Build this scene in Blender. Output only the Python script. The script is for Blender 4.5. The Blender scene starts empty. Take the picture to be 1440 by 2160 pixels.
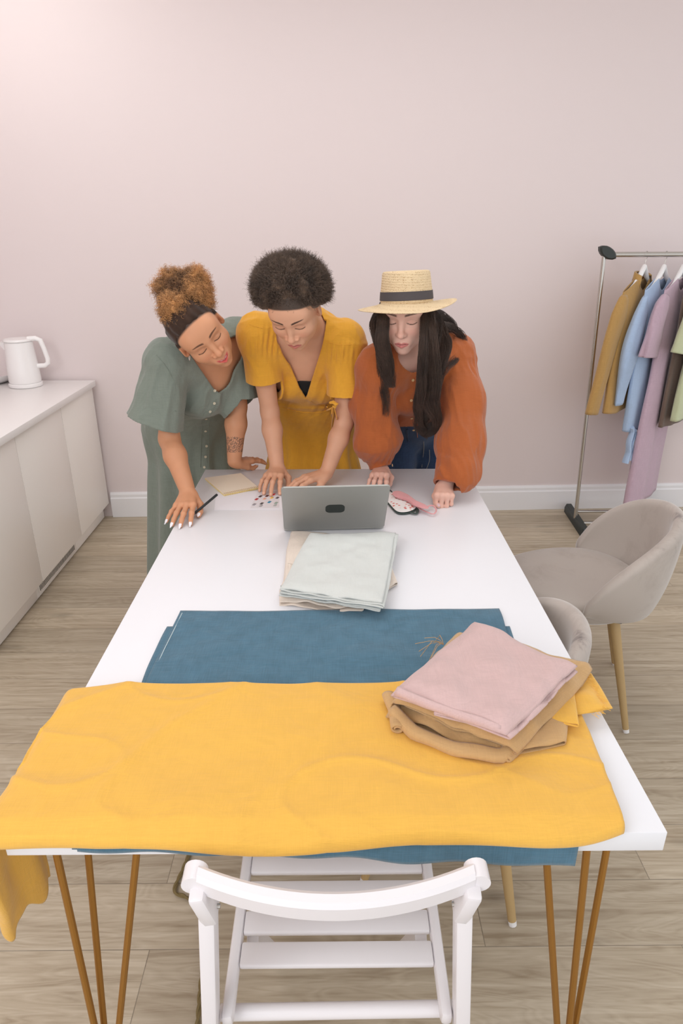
import bpy, bmesh, math, random
import numpy as np
from mathutils import Vector, Matrix
random.seed(4)
RNG = np.random.default_rng(7)
S = bpy.context.scene
COL = S.collection
V = np.array

# ------------------------------------------------------------------ camera
CF, CPI, CRO, CYA, CH, CX = 1398.6, .3974, .0011, -.0078, 1.5832, .0029
CAMP = V([CX, 0, CH])

def ray(x, y):
    a, b = (x - 720) / CF, (y - 1080) / CF
    c, s = math.cos(CRO), math.sin(CRO); a, b = c * a - s * b, s * a + c * b
    c, s = math.cos(CPI), math.sin(CPI)
    dy, dz, dx = c - b * s, -s - b * c, a
    c, s = math.cos(CYA), math.sin(CYA)
    return V([c * dx - s * dy, s * dx + c * dy, dz])

def onz(x, y, z):            # survey helper: point of the photo on the level z
    r = ray(x, y); return CAMP + r * (z - CH) / r[2]

def ony(x, y, Y):            # survey helper: point of the photo on the upright plane y = Y
    r = ray(x, y); return CAMP + r * Y / r[1]

cd = bpy.data.cameras.new('camera'); cam = bpy.data.objects.new('camera', cd); COL.objects.link(cam)
f = ray(720, 1080); f /= np.linalg.norm(f)
r = ray(1720, 1080) - ray(720, 1080); r /= np.linalg.norm(r)
u = np.cross(r, f)
cam.matrix_world = Matrix([[r[0], u[0], -f[0], CX], [r[1], u[1], -f[1], 0], [r[2], u[2], -f[2], CH], [0, 0, 0, 1]])
cd.sensor_fit = 'VERTICAL'; cd.sensor_height = 36; cd.lens = CF / 2160 * 36; cd.clip_start = .05
S.camera = cam

# ------------------------------------------------------------------ light
w = bpy.data.worlds.new('world'); S.world = w; w.use_nodes = True
w.node_tree.nodes['Background'].inputs[0].default_value = (.955, .975, 1, 1)
w.node_tree.nodes['Background'].inputs[1].default_value = 1.0

def area(name, loc, target, sx, sy, power, col=(1, 1, 1)):
    l = bpy.data.lights.new(name, 'AREA'); l.shape = 'RECTANGLE'; l.size = sx; l.size_y = sy; l.energy = power; l.color = col
    o = bpy.data.objects.new(name, l); COL.objects.link(o); o.location = loc
    o.rotation_euler = (Vector(target) - Vector(loc)).to_track_quat('-Z', 'Y').to_euler()
    return o
area('window_light', (-1.5, -.7, 2.45), (.1, 2.4, .9), 1.9, 1.3, 34, (.97, .985, 1))
area('overhead_fill', (.0, 2.1, 2.86), (.0, 2.15, 0), 2.4, 1.4, 18, (.975, .985, 1))  # added fill over the table, evens out the far table top
area('wall_washer', (-1.5, 3.0, 2.84), (-1.42, 3.75, 2.3), .7, .5, 4.2, (1, .99, .97))
S.view_settings.view_transform = 'Standard'; S.view_settings.look = 'None'
S.view_settings.exposure = 0.23; S.view_settings.gamma = 1; S.view_settings.use_curve_mapping = False

# ------------------------------------------------------------------ mesh helpers
def link(name, verts, faces, mat, parent=None, smooth=True, col=None):
    me = bpy.data.meshes.new(name)
    if isinstance(faces, np.ndarray):
        verts = np.asarray(verts, dtype=np.float32)
        me.vertices.add(len(verts)); me.vertices.foreach_set('co', verts.ravel())
        n, k = faces.shape
        me.loops.add(n * k); me.loops.foreach_set('vertex_index', faces.astype(np.int32).ravel())
        me.polygons.add(n); me.polygons.foreach_set('loop_start', np.arange(0, n * k, k, dtype=np.int32))
        me.polygons.foreach_set('loop_total', np.full(n, k, dtype=np.int32))
        me.update(calc_edges=True)
    else:
        me.from_pydata([tuple(v) for v in verts], [], faces)
    if col is not None:
        at = me.color_attributes.new('Col', 'FLOAT_COLOR', 'POINT')
        c4 = np.ones((len(verts), 4), dtype=np.float32); c4[:, :3] = col; at.data.foreach_set('color', c4.ravel())
    if smooth:
        me.polygons.foreach_set('use_smooth', np.ones(len(me.polygons), dtype=bool))
    if mat: me.materials.append(mat)
    me.validate(); me.update()
    o = bpy.data.objects.new(name, me); COL.objects.link(o)
    if parent: o.parent = parent
    return o

def tag(o, label, cat, group=None, kind=None):
    o['label'] = label; o['category'] = cat
    if group: o['group'] = group
    if kind: o['kind'] = kind
    return o

def empty(name, loc, label, cat, rz=0, group=None):
    o = bpy.data.objects.new(name, None); COL.objects.link(o); o.location = [float(a) for a in loc]
    o.rotation_euler = (0, 0, rz); o.empty_display_size = .1
    return tag(o, label, cat, group)

def rel(o, root):            # keep world coordinates of a mesh written in world space
    o.parent = root; o.matrix_parent_inverse = root.matrix_basis.inverted(); return o

class MB:
    def __init__(s): s.v = []; s.f = []
    def add(s, v, f):
        n = len(s.v); s.v += [tuple(map(float, p)) for p in v]; s.f += [tuple(i + n for i in q) for q in f]; return s
    def box(s, c, d, R=None, b=.003):
        d = [max(abs(x), 1e-4) for x in d]; b = min(b, min(d) * .45)
        bm = bmesh.new(); bmesh.ops.create_cube(bm, size=1)
        for q in bm.verts: q.co = Vector((q.co.x * d[0], q.co.y * d[1], q.co.z * d[2]))
        if b > 1e-5: bmesh.ops.bevel(bm, geom=list(bm.edges), offset=b, segments=2, affect='EDGES', profile=.5)
        bm.verts.index_update()
        M = Matrix(R).to_3x3() if R is not None else Matrix.Identity(3)
        s.add([M @ q.co + Vector(c) for q in bm.verts], [[q.index for q in g.verts] for g in bm.faces]); bm.free(); return s
    def bar(s, a, b, w, h, up=(0, 0, 1), bev=.003):      # box from a to b, w wide, h high
        a, b = Vector(a), Vector(b); x = (b - a); L = x.length; x.normalize(); up = Vector(up)
        y = up.cross(x).normalized(); z = x.cross(y)
        R = Matrix((x, y, z)).transposed()
        return s.box((a + b) / 2, (L, w, h), R, bev)
    def tube(s, pts, r, n=12, cap=True, flat=1, upv=None):
        pts = [Vector(p) for p in pts]; m = len(pts); rr = r if hasattr(r, '__len__') else [r] * m
        t0 = (pts[1] - pts[0]).normalized()
        ref = Vector(upv) if upv else (Vector((0, 0, 1)) if abs(t0.z) < .9 else Vector((1, 0, 0)))
        v = []
        for i, p in enumerate(pts):
            t = (pts[min(i + 1, m - 1)] - pts[max(i - 1, 0)]).normalized()
            a = (ref - t * ref.dot(t)).normalized(); b = t.cross(a); ref = a
            for k in range(n):
                an = 2 * math.pi * k / n
                v.append(p + (a * math.cos(an) * flat + b * math.sin(an)) * rr[i])
        f = [(i * n + k, i * n + (k + 1) % n, (i + 1) * n + (k + 1) % n, (i + 1) * n + k) for i in range(m - 1) for k in range(n)]
        if cap: f += [tuple(range(n))[::-1], tuple((m - 1) * n + k for k in range(n))]
        return s.add(v, f)
    def lathe(s, prof, c=(0, 0, 0), n=40, sx=1, sy=1):
        v = []; m = len(prof)
        for (rr, z) in prof:
            for k in range(n):
                an = 2 * math.pi * k / n; v.append((c[0] + rr * sx * math.cos(an), c[1] + rr * sy * math.sin(an), c[2] + z))
        f = [(i * n + k, i * n + (k + 1) % n, (i + 1) * n + (k + 1) % n, (i + 1) * n + k) for i in range(m - 1) for k in range(n)]
        f += [tuple(range(n))[::-1], tuple((m - 1) * n + k for k in range(n))]
        return s.add(v, f)
    def prism(s, poly, z0, z1, M=None):
        n = len(poly); v = [(p[0], p[1], z0) for p in poly] + [(p[0], p[1], z1) for p in poly]
        if M is not None: v = [M @ Vector(p) for p in v]
        f = [tuple(range(n))[::-1], tuple(range(n, 2 * n))] + [(i, (i + 1) % n, n + (i + 1) % n, n + i) for i in range(n)]
        return s.add(v, f)
    def build(s, name, mat, parent=None, smooth=True, world=False, sharp=35):
        o = link(name, s.v, s.f, mat, None, smooth)
        if smooth: o.data.set_sharp_from_angle(angle=math.radians(sharp))
        if parent:
            if world: rel(o, parent)
            else: o.parent = parent
        return o

def grid_faces(nu, nv, close_u=False):
    i = np.arange(nu - (0 if close_u else 1))[:, None]; j = np.arange(nv - 1)[None, :]
    i2 = (i + 1) % nu
    return np.stack([i * nv + j, i2 * nv + j, i2 * nv + j + 1, i * nv + j + 1], -1).reshape(-1, 4)

# ------------------------------------------------------------------ vector noise
def _h(i, j, k):
    n = (i * 374761393 + j * 668265263 + k * 2147483647 * 3 + 1013904223 * k) & 0xffffffff
    n = ((n ^ (n >> 13)) * 1274126177) & 0xffffffff
    return ((n ^ (n >> 16)) & 0xffff) / 32767.5 - 1
def noise(P):
    P = np.asarray(P, float); I = np.floor(P).astype(np.int64); F = P - I; F = F * F * (3 - 2 * F)
    x, y, z = I[..., 0], I[..., 1], I[..., 2]; fx, fy, fz = F[..., 0], F[..., 1], F[..., 2]
    l = lambda a, b, t: a + (b - a) * t
    return l(l(l(_h(x, y, z), _h(x + 1, y, z), fx), l(_h(x, y + 1, z), _h(x + 1, y + 1, z), fx), fy),
             l(l(_h(x, y, z + 1), _h(x + 1, y, z + 1), fx), l(_h(x, y + 1, z + 1), _h(x + 1, y + 1, z + 1), fx), fy), fz)
def fbm(P, o=3):
    return sum(noise(np.asarray(P) * 2 ** k + 17 * k) / 2 ** k for k in range(o))

# ------------------------------------------------------------------ materials
def rgb(r, g, b):            # sRGB 0..255 to linear
    return tuple(((c / 255) / 12.92 if c <= 10 else ((c / 255 + .055) / 1.055) ** 2.4) for c in (r, g, b)) + (1,)

class NT:
    def __init__(s, name):
        s.m = bpy.data.materials.new(name); s.m.use_nodes = True; s.t = s.m.node_tree
        s.b = s.t.nodes['Principled BSDF']
    def n(s, typ, **k):
        q = s.t.nodes.new(typ)
        for a, v in k.items():
            if a.startswith('_'): q.inputs[a[1:].replace('_', ' ')].default_value = v
            else: setattr(q, a, v)
        return q
    def l(s, a, b): s.t.links.new(a, b)
    def set(s, **k):
        for a, v in k.items(): s.b.inputs[a.replace('_', ' ')].default_value = v
        return s

def plain(name, c, rough=.5, metal=0, bump=0, bscale=200, **k):
    q = NT(name); q.set(Base_Color=c, Roughness=rough, Metallic=metal)
    no = q.n('ShaderNodeTexNoise'); no.inputs['Scale'].default_value = bscale; no.inputs['Detail'].default_value = 3
    tc = q.n('ShaderNodeTexCoord'); q.l(tc.outputs['Object'], no.inputs['Vector'])
    mr = q.n('ShaderNodeMapRange'); q.l(no.outputs['Fac'], mr.inputs[0])
    mr.inputs[3].default_value = max(rough - .05, .02); mr.inputs[4].default_value = min(rough + .05, 1); q.l(mr.outputs[0], q.b.inputs['Roughness'])
    if bump:
        b = q.n('ShaderNodeBump'); b.inputs['Strength'].default_value = bump; b.inputs['Distance'].default_value = .002
        q.l(no.outputs['Fac'], b.inputs['Height']); q.l(b.outputs[0], q.b.inputs['Normal'])
    for a, v in k.items(): q.b.inputs[a.replace('_', ' ')].default_value = v
    return q.m

def linen(name, c, var=.14, weave=900, wrinkle=.35, rough=.92, wscale=14, sheen=.25, vcol=False):
    q = NT(name); q.set(Roughness=rough, Sheen_Weight=sheen, Specular_IOR_Level=.15)
    tc = q.n('ShaderNodeTexCoord'); o = tc.outputs['Object']
    sl = []                                            # slubby threads running two ways
    for sc in ((weave, 26, 26), (26, weave, 26), (26, 26, weave)):
        mp = q.n('ShaderNodeMapping'); mp.inputs['Scale'].default_value = sc; q.l(o, mp.inputs[0])
        no = q.n('ShaderNodeTexNoise', _Scale=1.0, _Detail=1.0); q.l(mp.outputs[0], no.inputs['Vector']); sl.append(no.outputs['Fac'])
    a = q.n('ShaderNodeMath', operation='ADD'); q.l(sl[0], a.inputs[0]); q.l(sl[1], a.inputs[1])
    a2 = q.n('ShaderNodeMath', operation='ADD'); q.l(a.outputs[0], a2.inputs[0]); q.l(sl[2], a2.inputs[1])
    mr = q.n('ShaderNodeMapRange', _From_Min=1.1, _From_Max=1.9, _To_Min=1 - var, _To_Max=1 + var); q.l(a2.outputs[0], mr.inputs[0])
    hs = q.n('ShaderNodeHueSaturation'); q.l(mr.outputs[0], hs.inputs['Value'])
    if vcol:
        vc = q.n('ShaderNodeVertexColor', layer_name='Col'); q.l(vc.outputs[0], hs.inputs['Color'])
    else: hs.inputs['Color'].default_value = c
    q.l(hs.outputs[0], q.b.inputs['Base Color'])
    wn = q.n('ShaderNodeTexNoise', _Scale=float(wscale), _Detail=4.0, _Distortion=1.2); q.l(o, wn.inputs['Vector'])
    ad = q.n('ShaderNodeMath', operation='MULTIPLY_ADD'); q.l(wn.outputs['Fac'], ad.inputs[0]); ad.inputs[1].default_value = 12 * wrinkle
    a3 = q.n('ShaderNodeMath', operation='MULTIPLY'); q.l(a2.outputs[0], a3.inputs[0]); a3.inputs[1].default_value = .45; q.l(a3.outputs[0], ad.inputs[2])
    b = q.n('ShaderNodeBump', _Strength=.5, _Distance=.0016); q.l(ad.outputs[0], b.inputs['Height']); q.l(b.outputs[0], q.b.inputs['Normal'])
    return q.m

M = {}
def wood_floor():
    q = NT('oak_laminate_floor'); q.set(Roughness=.42, Specular_IOR_Level=.4)
    tc = q.n('ShaderNodeTexCoord'); o = tc.outputs['Object']
    mp = q.n('ShaderNodeMapping'); mp.inputs['Location'].default_value = (.45, -.008, 0); q.l(o, mp.inputs[0])
    br = q.n('ShaderNodeTexBrick', offset=.37, squash=1.0); q.l(mp.outputs[0], br.inputs['Vector'])
    for k, v in dict(Scale=1.0, Mortar_Size=.0011, Mortar_Smooth=.1, Brick_Width=1.28, Row_Height=.176, Bias=0.0).items(): br.inputs[k.replace('_', ' ')].default_value = v
    br.inputs['Color1'].default_value = (0, 0, 0, 1); br.inputs['Color2'].default_value = (1, 1, 1, 1); br.inputs['Mortar'].default_value = (.5, .5, .5, 1)
    # every board shifts its own grain
    sh = q.n('ShaderNodeVectorMath', operation='SCALE'); q.l(br.outputs['Color'], sh.inputs[0]); sh.inputs['Scale'].default_value = 9
    ad = q.n('ShaderNodeVectorMath', operation='ADD'); q.l(o, ad.inputs[0]); q.l(sh.outputs[0], ad.inputs[1])
    m1 = q.n('ShaderNodeMapping'); m1.inputs['Scale'].default_value = (2.6, 46, 1); q.l(ad.outputs[0], m1.inputs[0])
    g = q.n('ShaderNodeTexNoise', _Scale=1.0, _Detail=6.0, _Roughness=.62, _Distortion=.8); q.l(m1.outputs[0], g.inputs['Vector'])
    m2 = q.n('ShaderNodeMapping'); m2.inputs['Scale'].default_value = (1.1, 7, 1); q.l(ad.outputs[0], m2.inputs[0])
    wv = q.n('ShaderNodeTexNoise', _Scale=1.0, _Detail=2.0, _Distortion=2.2); q.l(m2.outputs[0], wv.inputs['Vector'])
    rg = q.n('ShaderNodeMath', operation='MULTIPLY'); q.l(wv.outputs['Fac'], rg.inputs[0]); rg.inputs[1].default_value = 14
    fr = q.n('ShaderNodeMath', operation='PINGPONG'); q.l(rg.outputs[0], fr.inputs[0]); fr.inputs[1].default_value = .5
    mx = q.n('ShaderNodeMath', operation='MULTIPLY_ADD'); q.l(fr.outputs[0], mx.inputs[0]); mx.inputs[1].default_value = .22; q.l(g.outputs['Fac'], mx.inputs[2])
    cr = q.n('ShaderNodeValToRGB'); q.l(mx.outputs[0], cr.inputs[0])
    e = cr.color_ramp.elements; e[0].position = .26; e[0].color = rgb(148, 131, 108); e[1].position = .74; e[1].color = rgb(198, 185, 164)
    k = e.new(.5); k.color = rgb(177, 162, 140)
    # knots
    m3 = q.n('ShaderNodeMapping'); m3.inputs['Scale'].default_value = (2.2, 6.5, 1); q.l(ad.outputs[0], m3.inputs[0])
    vo = q.n('ShaderNodeTexVoronoi', _Scale=1.0, _Randomness=1.0); q.l(m3.outputs[0], vo.inputs['Vector'])
    kr = q.n('ShaderNodeMapRange', _From_Min=.02, _From_Max=.16, _To_Min=.7, _To_Max=1.0); q.l(vo.outputs['Distance'], kr.inputs[0])
    bv = q.n('ShaderNodeMapRange', _To_Min=.9, _To_Max=1.1); q.l(br.outputs['Color'], bv.inputs[0])
    mm = q.n('ShaderNodeMath', operation='MULTIPLY'); q.l(kr.outputs[0], mm.inputs[0]); q.l(bv.outputs[0], mm.inputs[1])
    sm = q.n('ShaderNodeMapRange', _To_Min=1.0, _To_Max=.55); q.l(br.outputs['Fac'], sm.inputs[0])
    m4 = q.n('ShaderNodeMath', operation='MULTIPLY'); q.l(mm.outputs[0], m4.inputs[0]); q.l(sm.outputs[0], m4.inputs[1])
    hs = q.n('ShaderNodeHueSaturation'); q.l(cr.outputs[0], hs.inputs['Color']); q.l(m4.outputs[0], hs.inputs['Value']); q.l(hs.outputs[0], q.b.inputs['Base Color'])
    b = q.n('ShaderNodeBump', _Strength=.25, _Distance=.002); q.l(mx.outputs[0], b.inputs['Height']); q.l(b.outputs[0], q.b.inputs['Normal'])
    return q.m

def velvet(name):
    q = NT(name); q.set(Roughness=.8, Sheen_Weight=.6, Sheen_Roughness=.35)
    tc = q.n('ShaderNodeTexCoord'); o = tc.outputs['Object']
    n1 = q.n('ShaderNodeTexNoise', _Scale=9.0, _Detail=5.0, _Roughness=.7, _Distortion=.6); q.l(o, n1.inputs['Vector'])
    n2 = q.n('ShaderNodeTexNoise', _Scale=2.6, _Detail=2.0); q.l(o, n2.inputs['Vector'])
    ad = q.n('ShaderNodeMath', operation='MULTIPLY'); q.l(n1.outputs['Fac'], ad.inputs[0]); q.l(n2.outputs['Fac'], ad.inputs[1])
    cr = q.n('ShaderNodeValToRGB'); q.l(ad.outputs[0], cr.inputs[0])
    e = cr.color_ramp.elements; e[0].position = .22; e[0].color = rgb(184, 174, 166); e[1].position = .40; e[1].color = rgb(120, 111, 108)
    k = e.new(.31); k.color = rgb(174, 163, 155)
    q.l(cr.outputs[0], q.b.inputs['Base Color'])
    return q.m

def wall_mat():
    q = NT('pale_pink_wall_paint'); q.set(Base_Color=rgb(227, 214, 213), Roughness=.62, Specular_IOR_Level=.35)
    n = q.n('ShaderNodeTexNoise', _Scale=260.0, _Detail=2.0); tc = q.n('ShaderNodeTexCoord'); q.l(tc.outputs['Object'], n.inputs['Vector'])
    b = q.n('ShaderNodeBump', _Strength=.08, _Distance=.001); q.l(n.outputs['Fac'], b.inputs['Height']); q.l(b.outputs[0], q.b.inputs['Normal'])
    return q.m

M['floor'] = wood_floor(); M['wall'] = wall_mat()
M['white_paint'] = plain('white_wall_trim_paint', rgb(238, 236, 238), .45)
M['ceil'] = plain('white_ceiling_paint', rgb(240, 238, 236), .8)
M['table'] = plain('white_table_laminate', rgb(238, 238, 242), .36)
M['cab'] = plain('matt_cream_cabinet_front', rgb(250, 244, 238), .34)
M['cabtop'] = plain('white_worktop_laminate', rgb(242, 238, 236), .35)
M['kettle'] = plain('white_kettle_plastic', rgb(243, 240, 239), .25)
M['gold'] = plain('brushed_gold_hairpin_metal', rgb(176, 128, 62), .42, .75)
M['velvet'] = velvet('greige_velvet_upholstery')
M['legwood'] = plain('pale_oak_chair_leg', rgb(186, 156, 108), .5, 0, .3, 60)
M['chairwhite'] = plain('white_lacquered_wood', rgb(232, 227, 229), .32)
M['steel'] = plain('chromed_steel_tube', rgb(196, 192, 186), .25, .9)
M['dkplastic'] = plain('dark_green_grey_plastic', rgb(46, 52, 50), .5)
M['alu'] = plain('space_grey_aluminium', rgb(160, 159, 154), .42, .35, .05, 600)
M['black'] = plain('black_plastic', rgb(30, 31, 32), .45)
M['hole'] = plain('dark_vent_opening', rgb(120, 112, 106), .8)
M['hanger'] = plain('white_plastic_hanger', rgb(240, 238, 238), .35)

# ------------------------------------------------------------------ room
AW = math.atan2(3.825 - 3.723, 1.475 + 1.359); WALL0 = V([-1.359, 3.723, 0])
def wallpt(s, d=0, z=0):      # s along the back wall, d out into the room
    return WALL0 + V([math.cos(AW), math.sin(AW), 0]) * s + V([math.sin(AW), -math.cos(AW), 0]) * d + V([0, 0, z])
def struct(name, mb, mat, smooth=False):
    o = mb.build(name, mat, smooth=smooth); o['kind'] = 'structure'; return o
RW = Matrix.Rotation(AW, 3, 'Z')
struct('floor', MB().box((.6, 1.6, -.03), (5.6, 5.6, .06), b=0), M['floor'])
struct('wall_back', MB().box(wallpt(1.9, -.05, 1.45), (5.3, .1, 2.9), RW, 0), M['wall'])
struct('wall_left', MB().box((-2.02, 1.4, 1.45), (.1, 4.9, 2.9), None, 0), M['wall'])
struct('ceiling', MB().box((.6, 1.6, 2.93), (5.6, 5.6, .06), b=0), M['ceil'])
bb = MB(); prof = [(0, 0), (.018, 0), (.018, .118), (.013, .126), (.013, .142), (.008, .154), (0, .155)]
v = [wallpt(s, d, z) for s in (0.006, 4.0) for d, z in prof]; n = len(prof)
bb.add(v, [tuple(range(n)), tuple(range(n, 2 * n))[::-1]] + [(i, n + i, n + (i + 1) % n, (i + 1) % n) for i in range(n)])
struct('baseboard_back', bb, M['white_paint'])

# ------------------------------------------------------------------ cabinets along the left wall
seams = [3.695, 3.232, 2.722, 2.21, 1.70]
XF, XB = -1.36, -1.965
labels = ['cream handleless base cabinet against the back wall, beside the standing women',
          'cream handleless base cabinet in the middle, with a vent grille in its plinth',
          'cream handleless base cabinet cut off by the left picture edge, left of the vented one',
          'cream handleless base cabinet at the near end of the row, beyond the left picture edge']
for i in range(3):
    y1, y0 = seams[i], seams[i + 1]; yc = (y0 + y1) / 2; d = y1 - y0
    t = empty('base_cabinet', (-1.66, yc, 0), labels[i], 'cabinet', group='base cabinets along the left wall')
    rel(MB().box(((XF + XB) / 2 - .012, yc, .447), (XB - XF + .03, d - .002, .70), b=.001).build('body', M['cab']), t)
    dr = rel(MB().box((XF - .009, yc, .447), (.019, d - .004, .70), b=.0015).build('door', M['cab']), t)
    pl = rel(MB().box((XF - .03 - .02, yc, .0475), (.02, d - .001, .085), b=.001).build('plinth', M['cab']), t)
    if i == 1:
        g = MB().box((XF - .0385, yc, .05), (.003, .47, .055), b=.001)
        gr = rel(g.build('vent_grille', M['cab']), t)
        sl = MB()
        for k in range(34): sl.box((XF - .0365, yc - .22 + k * .0133, .05), (.002, .006, .04), b=.0005)
        gs = rel(sl.build('vent_slots', M['hole']), t)
        gs.parent = gr; gs.matrix_parent_inverse = gr.matrix_world.inverted()
wt = MB().box(((XF + XB) / 2 + .012, (seams[0] + seams[3]) / 2, .8175), (XF - XB + .022, seams[0] - seams[3], .031), b=.0015)
tag(wt.build('worktop', M['cabtop']), 'long white worktop over the cream cabinets, under the kettle', 'worktop')

# kettle
kb = onz(52, 815, .8345)
kt = empty('electric_kettle', (kb[0], kb[1] + .02, .8345), 'white electric kettle with loop handle on the left worktop', 'kettle', rz=.1)
MB().lathe([(.001, 0), (.083, 0), (.085, .004), (.085, .016), (.079, .02), (.001, .02)]).build('power_base', M['kettle'], kt)
MB().lathe([(.001, .021), (.078, .021), (.081, .03), (.079, .09), (.073, .17), (.070, .228), (.066, .232), (.001, .232)], n=56).build('jug', M['kettle'], kt)
sp = MB().add([(-.055, -.032, .232), (-.055, .032, .232), (-.104, .006, .23), (-.104, -.006, .23), (-.06, -.026, .18), (-.06, .026, .18)],
              [(0, 3, 2, 1), (0, 4, 3), (1, 2, 5), (3, 4, 5, 2), (0, 1, 5, 4)]); sp.build('spout', M['kettle'], kt)
MB().lathe([(.001, .233), (.069, .233), (.073, .236), (.073, .240), (.068, .246), (.001, .249)], n=48).build('lid', M['kettle'], kt)
MB().tube([(.05, 0, .243), (.09, 0, .246), (.112, 0, .236), (.124, 0, .19), (.134, 0, .14), (.132, 0, .118), (.115, 0, .105), (.07, 0, .103)], [.014, .013, .013, .012, .012, .012, .012, .013], 14, flat=1.0).build('handle', M['kettle'], kt)
MB().box((-.098, 0, .2345), (.012, .012, .004), b=.001).build('spout_gap', M['black'], kt)
tr = empty('sugar_bowl', (kb[0] - .25, kb[1] + .12, .8345), 'low white rounded dish on the worktop left of the kettle, cut by the picture edge', 'dish')
tr.name = 'serving_dish'
MB().lathe([(.001, 0), (.10, 0), (.135, .02), (.15, .042), (.152, .046), (.147, .046), (.13, .025), (.09, .008), (.001, .006)], n=48).build('bowl_body', M['kettle'], tr)

# ------------------------------------------------------------------ table
T0, T1, TZ = .731, 2.412, .75
tb = empty('work_table', (0, (T0 + T1) / 2, 0), 'long white work table on gold hairpin legs, seen end on', 'table')
rel(MB().box((0, (T0 + T1) / 2, TZ - .019), (1.0, T1 - T0, .038), b=.0015).build('tabletop', M['table']), tb)
def hairpin(tops, foot):
    m = MB(); zt = TZ - .039
    foot = Vector(foot)
    for k, tp in enumerate(tops):
        a = Vector((tp[0], tp[1], zt)); d = (foot - a); b = a + d * .985
        m.tube([a, b, foot + Vector((0, 0, .004))], .0062, 10)
    cx = sum(t[0] for t in tops) / 3; cy = sum(t[1] for t in tops) / 3
    m.box((cx, cy, zt - .002), (abs(tops[0][0] - tops[2][0]) + .04, abs(tops[0][1] - tops[1][1]) + .03, .004), b=.001)
    rel(m.build('hairpin_leg', M['gold']), tb)
P = lambda x, y, Y, z=.7: tuple(ony(x, y, Y)[:2])
hairpin([(-.464, .80), (-.440, .88), (-.317, .80)], (-.448, .762, 0))
hairpin([(.330, .77), (.402, .775), (.487, .87)], (.445, .760, 0))
for sx in (-1, 1): hairpin([(sx * .475, 2.27), (sx * .435, 2.36), (sx * .335, 2.35)], (sx * .458, 2.37, 0))

# ------------------------------------------------------------------ velvet shell chairs
def shell(nphi, nt, rx, ry, phimax, thick, zfun, flare=0.0):
    ph = np.linspace(-phimax, phimax, nphi); t = np.linspace(0, 1, nt)
    PH, T = np.meshgrid(ph, t, indexing='ij'); z0, z1 = zfun(PH)
    # inner + outer surface closed at the rim by a rounded edge
    def surf(off):
        Z = z0 + (z1 - z0) * T
        k = 1 + flare * (Z - .42) / .4
        tuck = -.16 * (1 - T) ** 3
        return np.stack([(rx * (k + tuck) + off) * np.cos(PH), (ry * (k + tuck) + off) * np.sin(PH), Z], -1)
    m = 7; rings = []
    prof = [(0, 0)]
    A = surf(-thick / 2); B = surf(thick / 2)
    pts = np.concatenate([A, B[:, ::-1]], 1)           # for each phi: up the inside, down the outside
    # round the rim
    mid = (A[:, -1] + B[:, -1]) / 2
    rim = []
    for a in np.linspace(0, np.pi, m)[1:-1]:
        e = A[:, -1] * (1 + np.cos(a)) / 2 + B[:, -1] * (1 - np.cos(a)) / 2; e[:, 2] = mid[:, 2] + np.sin(a) * thick * .5; rim.append(e)
    pts = np.concatenate([A, np.stack(rim, 1), B[:, ::-1]], 1)
    n = pts.shape[1]
    vs = pts.reshape(-1, 3).tolist(); fs = [tuple(q) for q in grid_faces(nphi, n).tolist()]
    for i in range(nphi - 1): fs.append((i * n, i * n + n - 1, (i + 1) * n + n - 1, (i + 1) * n))
    fs.append(tuple(range(n))); fs.append(tuple((nphi - 1) * n + k for k in range(n))[::-1])
    return MB().add(vs, fs)

def lounge_chair(loc, rz, label):
    t = empty('velvet_chair', loc, label, 'chair', rz, 'velvet shell chairs on the right of the table')
    # local +x is the back
    def zf(ph):
        a = np.abs(ph) / 1.72
        top = .455 + .272 * np.clip(1 - a ** 2.3, 0, 1) ** .75
        bot = .40 + .05 * a ** 2
        return bot, np.maximum(top, bot + .02)
    b = shell(61, 14, .225, .25, 1.72, .045, zf, .10).build('backrest', M['velvet'], t, sharp=70)
    sd = b.modifiers.new('sub', 'SUBSURF'); sd.levels = 1; sd.render_levels = 1
    m = MB(); pr = []                                      # seat: a soft thick disc, drawn out to the front
    n = 48; v = []
    prof = [(.0, .395), (.6, .392), (.86, .402), (.97, .425), (1.0, .45), (.97, .475), (.88, .488), (.6, .483), (.0, .478)]
    for rr, z in prof:
        for k in range(n):
            an = 2 * math.pi * k / n; c = math.cos(an); s_ = math.sin(an)
            x = (.205 if c > 0 else .30) * c * rr - .02; y = .235 * s_ * rr * (1 - .1 * max(-c, 0))
            dz = .014 * max(-c, 0) ** 2 * (1 if z > .45 else .3)
            v.append((x, y, z - dz * rr))
    fs = [(i * n + k, i * n + (k + 1) % n, (i + 1) * n + (k + 1) % n, (i + 1) * n + k) for i in range(len(prof) - 1) for k in range(n)]
    m.add(v, fs).build('seat', M['velvet'], t, sharp=80)
    MB().box((-.02, 0, .385), (.26, .26, .014), b=.004).build('seat_base', M['black'], t)
    for sx, sy in ((1, -1), (1, 1), (-1, -1), (-1, 1)):
        g = MB().tube([(sx * .105 - .02, sy * .105, .385), (sx * .19 - .02, sy * .20, .012)], [.0185, .0105], 16).build('leg', M['legwood'], t)
        MB().tube([(sx * .19 - .02, sy * .20, .012), (sx * .193 - .02, sy * .203, 0.0)], [.0108, .010], 12).build('foot_cap', M['hanger'], g)
    return t
lounge_chair((.885, 2.045, 0), -.28, 'greige velvet shell chair standing clear to the right of the table, facing it')
lounge_chair((.335, 1.365, 0), -.32, 'greige velvet shell chair pushed under the table, only its rounded back showing past the edge')

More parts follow.
